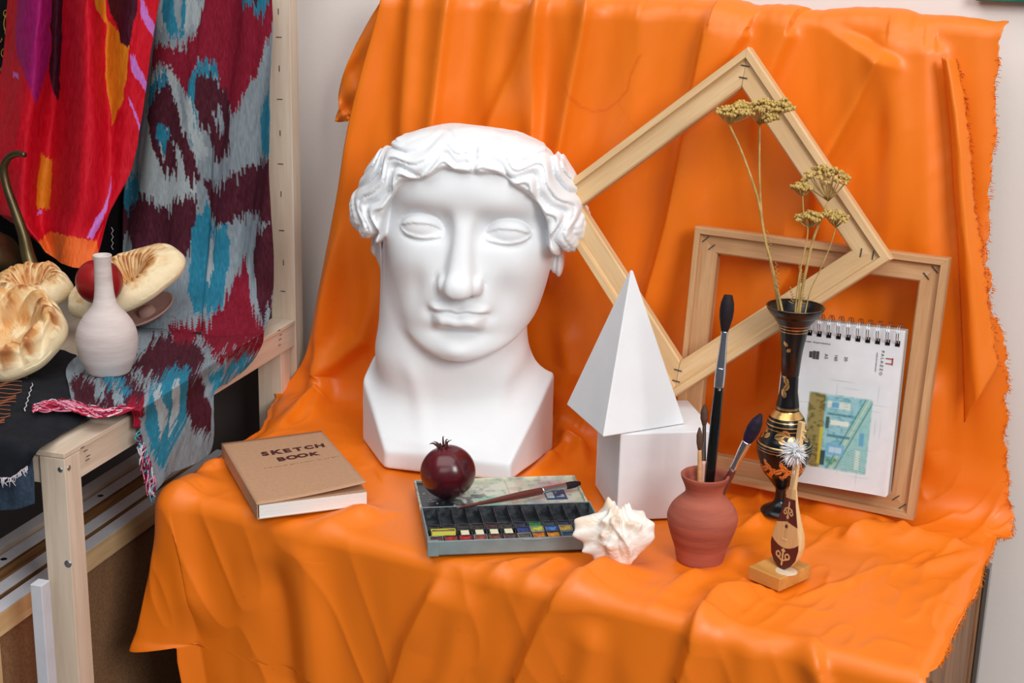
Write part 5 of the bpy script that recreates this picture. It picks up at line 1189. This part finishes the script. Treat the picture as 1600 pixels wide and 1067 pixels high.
rows = [[(216, 641, 'z', .856), (258, 616, 'z', .858), (305, 586, 'z', .860), (345, 560, 'z', .862), (380, 540, 'z', .860), (412, 520, 'z', .858)],
        [(217, 662, 's', .010), (256, 648, 's', .016), (300, 625, 's', .014), (336, 590, 's', .018), (378, 560, 's', .014), (406, 540, 's', .012)],
        [(222, 720, 's', .012), (254, 705, 's', .022), (298, 672, 's', .018), (334, 602, 's', .020), (368, 580, 's', .016), (398, 556, 's', .012)],
        [(236, 776, 's', .012), (262, 744, 's', .022), (327, 704, 's', .020), (333, 614, 's', .022), (358, 598, 's', .016), (386, 572, 's', .012)]]
G = cpatch(rows, 210, 150); gx, gy = G[..., 3], G[..., 4]; G[..., :3] += (.010*(fbm(gx*.05+gy*.01, gy*.012, 26)-.4)*sstep(0, .2, np.linspace(0, 1, 150))[:, None])[..., None]*g1_
mesh('overhang_panel', G[..., :3].reshape(-1, 3), gridF(210, 150), ikm, ik, col=lin(paintpolys(gx, gy, GREY, up_polys+low_polys, 10, .5).reshape(-1, 3)), solid=.0006)
fm = {k: mat('fringe_'+k, c, .9, .15) for k, c in dict(red=(178, 26, 54), pink=(224, 130, 156), white=(222, 214, 224), teal=(90, 168, 190), plum=(120, 30, 60)).items()}
def tassels(n, f, cols, name='fringe'):
    by = {}
    for i in range(n):
        c = rnd.choice(cols); by.setdefault(c, []).append(f(rnd.random()))
    for c, ps in by.items():
        V, F = join(ps); mesh(name, V, F, fm[c], ik, kind='stuff')
def lying(t):
    a = (118+96*t, 636+6*math.sin(t*3)); L_ = 60+55*rnd.random(); p = [Z(a[0], a[1], .860)]
    for k in (1, 2, 3, 4):
        x_ = max(52, a[0]-L_*k/4+rnd.uniform(-4, 4)); p.append(Z(x_, 640+rnd.uniform(-7, 7)-(5 if k > 2 else 0)+(6*math.sin(x_*.05)), .860+rnd.uniform(0, .004)))
    return tube(p, [.0010, .0009, .0007], 4, 18)
tassels(120, lying, ['red', 'red', 'pink', 'white', 'plum', 'pink'])
def knot(t):
    return tube([Z(205+12*t, 640, .860), PL(212+6*t+rnd.uniform(-3, 3), 652, sp(-.012, 0, 0), g1_), PL(214+rnd.uniform(-5, 5), 668, sp(-.012, 0, 0), g1_)], [.0012, .0014, .0012], 4, 10)
tassels(26, knot, ['red', 'red', 'plum'])
def hangf(t):
    x0 = 218+26*t; y0 = 672+72*t; L_ = rnd.uniform(28, 50)
    p = [PL(x0, y0, sp(-.016, 0, 0), g1_)]
    for k in (1, 2, 3, 4): p.append(PL(x0-4+rnd.uniform(-6, 6)+k*(1-t)*.8, y0+L_*k/4, sp(-.016-rnd.uniform(-.004, .006), 0, 0), g1_))
    return tube(p, [.0011, .0010, .0008], 4, 16)
tassels(46, hangf, ['teal', 'white', 'teal', 'plum', 'pink'])
# red silk scarf
RED, MAG, MUS, LIL, DK, ORG = (194, 12, 34), (150, 20, 96), (206, 118, 22), (186, 110, 190), (62, 12, 30), (222, 100, 40)
z3 = lambda l: [(a/2.667, b/2.667) for a, b in l]
red_polys = [(MAG, z3([(90, -80), (215, -80), (200, 250), (150, 440), (120, 340), (80, 240), (70, 150)])), (DK, z3([(218, -80), (268, -80), (262, 150), (240, 430), (215, 380), (205, 300)])),
 (MUS, z3([(375, -80), (435, -80), (450, 90), (500, 130), (545, 190), (520, 400), (470, 530), (440, 330), (440, 100), (400, 40)])), (DK, z3([(440, -80), (600, -80), (570, 90), (545, 200), (510, 170), (500, 110), (460, 60)])), (RED, z3([(590, -80), (680, -80), (600, 400), (540, 180)])),
 (ORG, z3([(150, 1020), (205, 965), (410, 1005), (430, 1150), (150, 1150)])), (MUS, z3([(168, 640), (215, 665), (205, 870), (160, 868)])), (LIL, z3([(543, 225), (568, 235), (622, 380), (612, 400), (560, 320)])), (LIL, z3([(535, 400), (550, 420), (598, 550), (590, 565)])),
 (LIL, z3([(370, 985), (440, 850), (462, 735), (466, 780), (450, 880), (392, 1003)])), (LIL, z3([(575, -20), (645, 100), (640, 160), (590, 70)])), (LIL, z3([(64, 305), (84, 305), (84, 325), (64, 325)])), (LIL, z3([(155, 878), (175, 878), (175, 895), (155, 895)]))]
rs = thing('silk_scarf', 'bright red silk scarf with orange and lilac patches hanging at upper left', 'scarf', sp(.4, .5, ZS))
rows = [[(18, -30, 'y', 1.74), (60, -30, 'y', 1.70), (92, -30, 'y', 1.75), (135, -30, 'y', 1.69), (165, -30, 'y', 1.74), (205, -30, 'y', 1.72), (252, -30, 'y', 1.74)],
        [(0, 120, 'y', 1.74), (50, 120, 'y', 1.69), (88, 120, 'y', 1.75), (135, 120, 'y', 1.68), (168, 120, 'y', 1.73), (200, 120, 'y', 1.72), (232, 110, 'y', 1.74)],
        [(-30, 230, 'y', 1.73), (35, 230, 'y', 1.68), (80, 230, 'y', 1.74), (130, 230, 'y', 1.67), (172, 230, 'y', 1.72), (196, 225, 'y', 1.72), (217, 205, 'y', 1.73)],
        [(-40, 320, 'y', 1.72), (30, 325, 'y', 1.67), (70, 330, 'y', 1.72), (120, 325, 'y', 1.66), (165, 315, 'y', 1.70), (185, 300, 'y', 1.71), (202, 270, 'y', 1.72)],
        [(0, 335, 'y', 1.70), (40, 350, 'y', 1.66), (68, 362, 'y', 1.70), (105, 370, 'y', 1.65), (140, 372, 'y', 1.67), (158, 360, 'y', 1.69), (172, 335, 'y', 1.70)],
        [(60, 375, 'y', 1.68), (70, 392, 'y', 1.66), (85, 402, 'y', 1.66), (108, 415, 'y', 1.64), (130, 418, 'y', 1.65), (145, 408, 'y', 1.66), (155, 392, 'y', 1.67)]]
G = cpatch(rows, 220, 260); gx, gy = G[..., 3], G[..., 4]; G[..., 1] -= .012*(fbm(gx*.05+gy*.01, gy*.01, 36)-.4)
mesh('silk_panel', G[..., :3].reshape(-1, 3), gridF(220, 260), M['silk'], rs, col=lin(paintpolys(gx, gy, RED, red_polys, 2).reshape(-1, 3)), solid=.0006)
# black cloth with gold scrolls behind
bkm = mat('black_cloth', (20, 18, 22), .9, .15, var=.3, vscale=60, bump=.3, bscale=600); goldt = mat('gold_thread', (196, 150, 52), .45, .5)
bk = thing('black_drape', 'black cloth embroidered with gold scrolls hanging behind the red scarf', 'cloth', sp(.5, .6, ZS))
rows = [[(-120, -40, 'y', 1.83), (0, -40, 'y', 1.80), (100, -40, 'y', 1.83), (235, -40, 'y', 1.82)], [(-120, 150, 'y', 1.83), (0, 150, 'y', 1.80), (100, 150, 'y', 1.83), (210, 150, 'y', 1.82)], [(-120, 320, 'y', 1.81), (0, 320, 'y', 1.79), (100, 320, 'y', 1.81), (195, 320, 'y', 1.81)], [(-120, 455, 'y', 1.78), (0, 455, 'y', 1.76), (100, 455, 'y', 1.78), (190, 455, 'y', 1.79)]]
G = cpatch(rows, 60, 80); G[..., 1] -= .01*(fbm(G[..., 3]*.05, G[..., 4]*.01, 2)-.4)
mesh('cloth_panel', G[..., :3].reshape(-1, 3), gridF(60, 80), bkm, bk, solid=.0006)
parts = []
for (cx, cy, r_, a0, a1) in [(10, 20, 7, 0, 6), (14, 50, 8, 1, 7), (8, 82, 7, 2, 8), (5, 108, 6, 0, 6), (26, 8, 6, 3, 9), (-4, 60, 7, 0, 5)]:
    pth = [Y(cx+r_*(1-.12*(a-a0))*math.cos(a), cy+r_*(1-.12*(a-a0))*1.2*math.sin(a), 1.788) for a in np.linspace(a0, a1, 18)]; parts.append(tube(pth, .0009, 4))
parts.append(tube([Y(10+4*math.sin(k*.9), -10+k*9, 1.788) for k in range(15)], .0011, 4, 60))
for k in range(22): x_, y_ = 18+3*math.sin(k), 2+k*5.2; parts.append(tube([Y(x_, y_, 1.788), Y(x_+4, y_-3, 1.788)], .0008, 4))
V, F = join(parts); mesh('gold_embroidery', V, F, goldt, bk, kind='stuff')
parts = [tube([Y(174+3*(k % 2), 355+k*5, 1.79) for k in range(8)], .0006, 4)]; V, F = join(parts); mesh('white_stitching', V, F, fm['white'], bk)
# black and denim cloths on the bench
bc = thing('black_cloth', 'black cloth with frayed edge lying over the front corner of the bench', 'cloth', sp(.2, .1, ZS))
rows = [[(-120, 500, 'z', .850), (0, 520, 'z', .850), (70, 540, 'z', .850), (120, 556, 'z', .851)], [(-120, 570, 'z', .852), (0, 590, 'z', .852), (60, 600, 'z', .852), (116, 600, 'z', .852)], [(-120, 630, 'z', .852), (0, 640, 'z', .854), (60, 645, 'z', .853), (143, 644, 'z', .848)],
        [(-120, 650, 'z', .850), (-10, 668, 'z', .852), (40, 682, 'z', .851), (90, 683, 'z', .846)], [(-120, 680, 'y', 1.165), (-10, 692, 'y', 1.165), (35, 702, 'y', 1.168), (62, 702, 'y', 1.17)], [(-120, 735, 'y', 1.160), (-5, 747, 'y', 1.160), (28, 742, 'y', 1.163), (46, 728, 'y', 1.168)]]
G = cpatch(rows, 90, 110); gx, gy = G[..., 3], G[..., 4]; G[..., 2] += .006*(fbm(gx*.04, gy*.06, 3)-.3)
mesh('cloth_panel', G[..., :3].reshape(-1, 3), gridF(90, 110), mat('washed_black_cloth', (34, 36, 42), .9, .15, var=.35, vscale=40, bump=.4, bscale=700), bc, solid=.0008)
parts = []
for k in range(30):
    a = Y(-10+52*k/29, 746-18*max(0, (k-16)/13), 1.158); parts.append(tube([a, a+np.array([rnd.uniform(-.004, .004), -.002, -.004]), a+np.array([rnd.uniform(-.006, .006), -.002, -rnd.uniform(.003, .012)])], [.0006, .0004], 4, 6))
V, F = join(parts); mesh('frayed_threads', V, F, fm['white'], bc, kind='stuff')
parts = []
for k in range(16):
    y_ = 600+k*4.4; parts.append(tube([Z(-20+j*9, y_+3*math.sin(j*.8+k)-j*1.2, .8575) for j in range(int(8-k*.25))], .0007, 4, 40))
V, F = join(parts); mesh('rust_embroidery', V, F, mat('rust_thread', (150, 84, 48), .7), bc, kind='stuff')
V, F = tube([Z(50-1.2*k+2.5*(k % 2), 598+k*4, .8585) for k in range(12)], .0007, 4); mesh('white_stitching', V, F, fm['white'], bc)
dn = thing('denim_cloth', 'dark blue denim cloth hanging under the black cloth at bench front', 'cloth', sp(.2, 0, ZS-.1))
rows = [[(-120, 700, 'y', 1.172), (0, 712, 'y', 1.170), (30, 716, 'y', 1.172), (53, 716, 'y', 1.174)], [(-120, 760, 'y', 1.166), (0, 760, 'y', 1.170), (28, 756, 'y', 1.164), (55, 750, 'y', 1.172)], [(-120, 800, 'y', 1.168), (0, 797, 'y', 1.166), (28, 795, 'y', 1.164), (55, 786, 'y', 1.17)]]
G = cpatch(rows, 50, 50); G[..., 1] -= .006*(fbm(G[..., 3]*.07, G[..., 4]*.02, 2)-.3)
mesh('cloth_panel', G[..., :3].reshape(-1, 3), gridF(50, 50), mat('denim', (58, 74, 92), .9, .15, var=.3, vscale=200, bump=.5, bscale=700), dn, solid=.0012)
# ---------------------------------------------------------------- bottle
bxy = Z(170, 581, .862); bt = thing('clay_bottle', 'white unglazed clay bottle with narrow neck standing on the ikat scarf', 'bottle', bxy)
pz_ = [(583, 36), (581, 39), (574, 43), (560, 50), (543, 54.5), (526, 55), (510, 50), (496, 40), (484, 28), (474, 21), (457, 17.3), (436, 15.8), (416, 15.2), (406, 16), (401, 17)]
scb = 1/1335.; z0_ = vertical_z(bxy, 583); prof = [(r*scb, vertical_z(bxy, py)-z0_) for py, r in pz_]; Hb = prof[-1][1]
pj = catmull(np.array(prof), 90)
V, F = lathe(bxy, np.vstack([[(.0001, 0)], pj, [(prof[-1][0]-.001, Hb+.0012), (prof[-1][0]-.0035, Hb-.0005), (.0085, Hb-.012), (.0085, Hb-.045), (.02, Hb-.08), (.0001, .01)]]), 64, caps=False)
mesh('bottle_body', V, F, mat('white_clay', (216, 204, 200), .85, .2, rgb2=(196, 180, 176), vscale=9, bump=.4, bscale=50, aniso=(1, 1, 7)), bt)
# ---------------------------------------------------------------- breads
def bread(label, c, n, R_, H_, twist, seed, nr=26, squash=(1, 1), major=None, hole_r=.34, rc=.5, rw=.17, amp=.2):
    c = np.array(c, float); n = np.array(n, float); n /= np.linalg.norm(n)
    if major is None: u_, v_, _ = frame_of(n)
    else: u_ = np.array(major, float); u_ -= n*(u_@n); u_ /= np.linalg.norm(u_); v_ = np.cross(n, u_)
    t = thing('flatbread', label, 'bread', c, 'ring shaped flatbreads piled on the bench')
    A_, T_ = 360, 120; a, q = np.meshgrid(np.linspace(0, 2*math.pi, A_, endpoint=False), np.linspace(0, 1, T_))
    g_ = hole_r; rk = catmull(np.array([(0.002, .20), (g_*.5, .21), (g_*.85, .30), (g_+.10, .66), (g_+.22, .90), (.5+g_*.55, 1.0), (.5+g_*.8, .97), (.90, .78), (.985, .50), (.985, .22), (.86, .0), (.4, -.03), (.002, 0)]), T_)
    r = rk[:, 0][:, None]; h = rk[:, 1][:, None]; rimw = np.exp(-(np.abs((r-rc)/rw))**2.6)*(q < .66)
    wob = vnoise(np.cos(a)*2.5+seed, np.sin(a)*2.5, seed)
    ph = a*nr+twist*r*9+1.6*np.sin(a*3+seed)+2.5*wob; rg = np.abs(np.sin(ph/2))**.75
    lump = 1+.04*np.sin(a*2+seed)+.025*np.sin(a*5+seed*2)+.05*(wob-.5)
    big = fbm(np.cos(a)*(2.2*r+.6)+seed, np.sin(a)*(2.2*r+.6)+3, seed, 4)
    hh_ = H_*(h+amp*(rg-.5)*rimw*(.5+wob)+.32*(big-.47)*(q < .7)+.05*(fbm(r*np.cos(a)*14, r*np.sin(a)*14, seed+5)-.5)*(q < .75)+.03*np.exp(-((r-g_*.5)/.12)**2)*np.sin(a*34)*np.sin(r*70))
    P = c+(R_*r*lump*np.cos(a)*squash[0])[..., None]*u_+(R_*r*lump*np.sin(a)*squash[1])[..., None]*v_+hh_[..., None]*n
    pale, gold_, brown = np.array([240, 220, 180.]), np.array([216, 160, 96.]), np.array([164, 98, 50.])
    fine = fbm(r*np.cos(a)*9+seed, r*np.sin(a)*9, 3); mott = sstep(.42, .62, fbm(r*np.cos(a)*4+seed, r*np.sin(a)*4+seed, 23))
    w1 = np.clip(rimw*(rg**1.3)*1.0+.55*mott*(r < .85)+.5*np.exp(-((r-g_*.9)/.10)**2), 0, 1)*(q < .62)*(.55+.9*fine)
    w2 = np.clip(rimw*(rg**3)*sstep(.38, .60, fine)*1.3+.35*np.exp(-((r-g_)/.06)**2)*fine*(q < .5), 0, 1)
    w1 = np.clip(w1, 0, 1); cl = pale*(1-w1[..., None])+gold_*w1[..., None]; cl = cl*(1-w2[..., None])+brown*w2[..., None]
    mesh('bread_body', P.reshape(-1, 3), gridF(A_, T_, True), M['crust'], t, col=lin(cl.reshape(-1, 3)))
    return t
cN = -FW
def on_bench(px, py, z): return Z(px, py, z)
bread('round flatbread with twisted rim, nearest one at the left edge of the bench', on_bench(22, 540, .885), cN*.62+UP*.72-RT*.12, .083, .048, 1.6, 3, 12, hole_r=.46, rc=.76, rw=.20, amp=.30)
bread('round flatbread with spiral browned rim lying behind the nearest bread', on_bench(52, 462, .905), cN*.50+UP*.84, .060, .036, 1.0, 5, 20, hole_r=.30, rc=.55, rw=.22, amp=.16)
mj = RT*math.cos(.42)+UP*math.sin(.42); mn = -RT*math.sin(.42)+UP*math.cos(.42)
bread('oval ridged flatbread standing tilted behind the white bottle', on_bench(205, 450, .925), cN*.62+mn*.78, .082, .036, .35, 8, 32, (1.12, .84), mj, hole_r=.26, rc=.46, rw=.17, amp=.17)
# fruit, dish
fc = PL(155, 440, sp(.0, .33, .9), FW); fc = Z(155, 440, .955)
nt_, np_ = 40, 64; tt, ph = np.meshgrid(np.linspace(.001, math.pi-.001, nt_), np.linspace(0, 2*math.pi, np_, endpoint=False), indexing='ij')
Rf = .0335; r = Rf*(1-.16*np.exp(-(tt/.35)**2)-.05*np.exp(-((math.pi-tt)/.3)**2)+.02*np.cos(ph*2))
P_ = fc+np.stack([r*np.sin(tt)*np.cos(ph), r*np.sin(tt)*np.sin(ph), r*np.cos(tt)], -1)
fr = thing('apple', 'dark red apple behind the neck of the white bottle', 'fruit', fc-np.array([0, 0, Rf]))
mesh('fruit_body', P_.reshape(-1, 3), gridF(np_, nt_, True)[:, ::-1], mat('red_apple_skin', (160, 24, 26), .38, .4, rgb2=(122, 16, 24), vscale=18), fr)
V, F = tube([fc+up3*Rf*.75, fc+up3*(Rf*1.1)+RT*.002], [.0012, .0009], 6, 6); mesh('stem', V, F, M['brownwood'], fr)
dc = Z(232, 492, .880); ds = thing('clay_dish', 'brown clay dish with a small knob tucked under the oval bread', 'dish', dc)
dnrm = cN*.5+UP*.8-RT*.30; dnrm /= np.linalg.norm(dnrm); claym = mat('brown_clay', (176, 140, 130), .85, .2, var=.15, vscale=40)
V, F = lathe(dc, [(.0001, 0), (.030, .0), (.044, .008), (.0465, .0115), (.0445, .0120), (.041, .009), (.028, .004), (.0001, .003)], 56, dnrm, caps=False); mesh('dish_body', V, F, claym, ds)
V, F = lathe(dc, [(.014, .002), (.0125, .010), (.010, .013), (.0001, .0135)], 32, dnrm, caps=False); mesh('knob', V, F, claym, ds)
# brass jug
jc = Z(-22, 470, .862); jg = thing('brass_jug', 'old brass jug with tall curved spout at the far left edge', 'jug', jc)
brass = mat('aged_brass', (112, 98, 66), .38, .5, metal=.85, rgb2=(70, 60, 44), vscale=14)
V, F = lathe(jc, [(.0001, 0), (.034, 0), (.036, .004), (.030, .010), (.044, .030), (.060, .055), (.062, .075), (.050, .098), (.030, .112), (.020, .125), (.018, .15), (.024, .165), (.022, .166), (.015, .15), (.0001, .12)], 56, caps=False, steps=90); mesh('jug_body', V, F, brass, jg)
jy_ = jc[1]-.02
V, F = tube([Y(52, 425, jy_), Y(44, 400, jy_), Y(36, 365, jy_), Y(22, 325, jy_), Y(10, 290, jy_), Y(6, 262, jy_), Y(14, 246, jy_), Y(27, 240, jy_), Y(39, 242, jy_)], [.0125, .0105, .0085, .0072, .0066, .0062, .0056, .0052, .0040], 14, 60); mesh('spout', V, F, brass, jg)
V, F = tube([jc+np.array([.02, -.03, .05]), Y(30, 450, jy_+.005), Y(52, 425, jy_)], [.018, .015, .0125], 14, 20); mesh('spout_base', V, F, brass, jg)
# ---------------------------------------------------------------- stored stretchers under the bench
hole = M['black']
def stored(px, py, z, b0, b1, label, dz=.032, w=.020, m=None, white=True, holes=(), board=False):
    P = Z(px, py, z); d = P-S0; a_c = -(d@g1_); b_c = d@g2_
    t = thing('stored_stretcher', label, 'frame', sp(a_c, (b0+b1)/2, z-.3), 'stretchers stored under the bench' if False else None)
    wbeam('top_bar', a_c-w/2, a_c+w/2, b0, b1, z-dz, z, t, 1, m or M['midwood'])
    if white: sbox('canvas_edge', a_c-w/2-.0006, a_c+w/2+.0006, b0, b1, z+.0001, z+.0012, M['canvas'], t, 0)
    for k in range(2): wbeam('side_bar', a_c-w/2, a_c+w/2, (b0, b1-.03)[k], (b0+.03, b1)[k], z-.55, z-dz, t, 2, m or M['midwood'])
    for hb in holes:
        c = sp(a_c, hb, z+.0014); V, F = lathe(c, [(.0001, .0006), (.0035, .0006), (.0046, .0002), (.0046, -.0006)], 16, caps=False); mesh('hole_rim', V, F, hole, t)
    if board: sbox('hardboard_panel', a_c-.002, a_c+.002, b0+.03, b1-.03, z-.55, z-dz, M['board'], t, 0)
    return t
zz0 = .62
for i, (py, lb, kw) in enumerate([(905, 'lowest stored stretcher frame with white edge and hardboard back, nearest the table', dict(m=M['pine'], holes=(.16, .42), board=True)),
        (878, 'second stored stretcher frame from the table with brown wooden bar', dict(holes=(.22, .48))),
        (858, 'third stored stretcher frame with plain brown bar behind the bench leg', dict(white=False)),
        (838, 'fourth stored stretcher frame with white edge under the denim', dict(holes=(.12, .36, .5))),
        (812, 'farthest stored stretcher frame with white punched edge, deepest under bench', dict(holes=(.05, .30), m=M['birch']))]):
    stored(62, py, zz0+.000*i, -.02 if i else -.05, .60, lb, **kw)
w1 = PL(64, 990, sp(0, -.04, 0), g2_); d = w1-S0; ac = -(d@g1_); tz_ = PL(62, 914, sp(0, -.04, 0), g2_)[2]
cvs = sbox('canvas_board', ac-.007, ac+.009, -.042, -.024, .0, tz_, M['canvas'], None, .001)
tag(cvs, 'white canvas edge standing upright left of the bench leg', 'canvas')

# dark sheet added behind the bench as wall shade, and the bottom edge of a green picture on the wall
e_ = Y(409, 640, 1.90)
gb_ = aabox('wall_shade_sheet', (-2.3, 1.898, 0), (e_[0], 1.910, .80), mat('wall_shade_grey', (92, 84, 82), .8, .2, var=.1, vscale=4), None)
tag(gb_, 'added dark grey sheet standing in for shade on the wall behind the bench', 'board')
p0 = Y(1524, -1, YW-.02); p1 = Y(1602, 4, YW-.02)
pic = thing('wall_picture', 'dark green picture whose lower edge shows at the top right corner', 'picture', (p0[0]+.2, YW-.01, p1[2]))
aabox('canvas', (p0[0], YW-.02, p1[2]), (p0[0]+.45, YW-.003, p1[2]+.35), mat('dark_green_paint', (14, 74, 62), .5, rgb2=(40, 120, 96), vscale=14), pic)
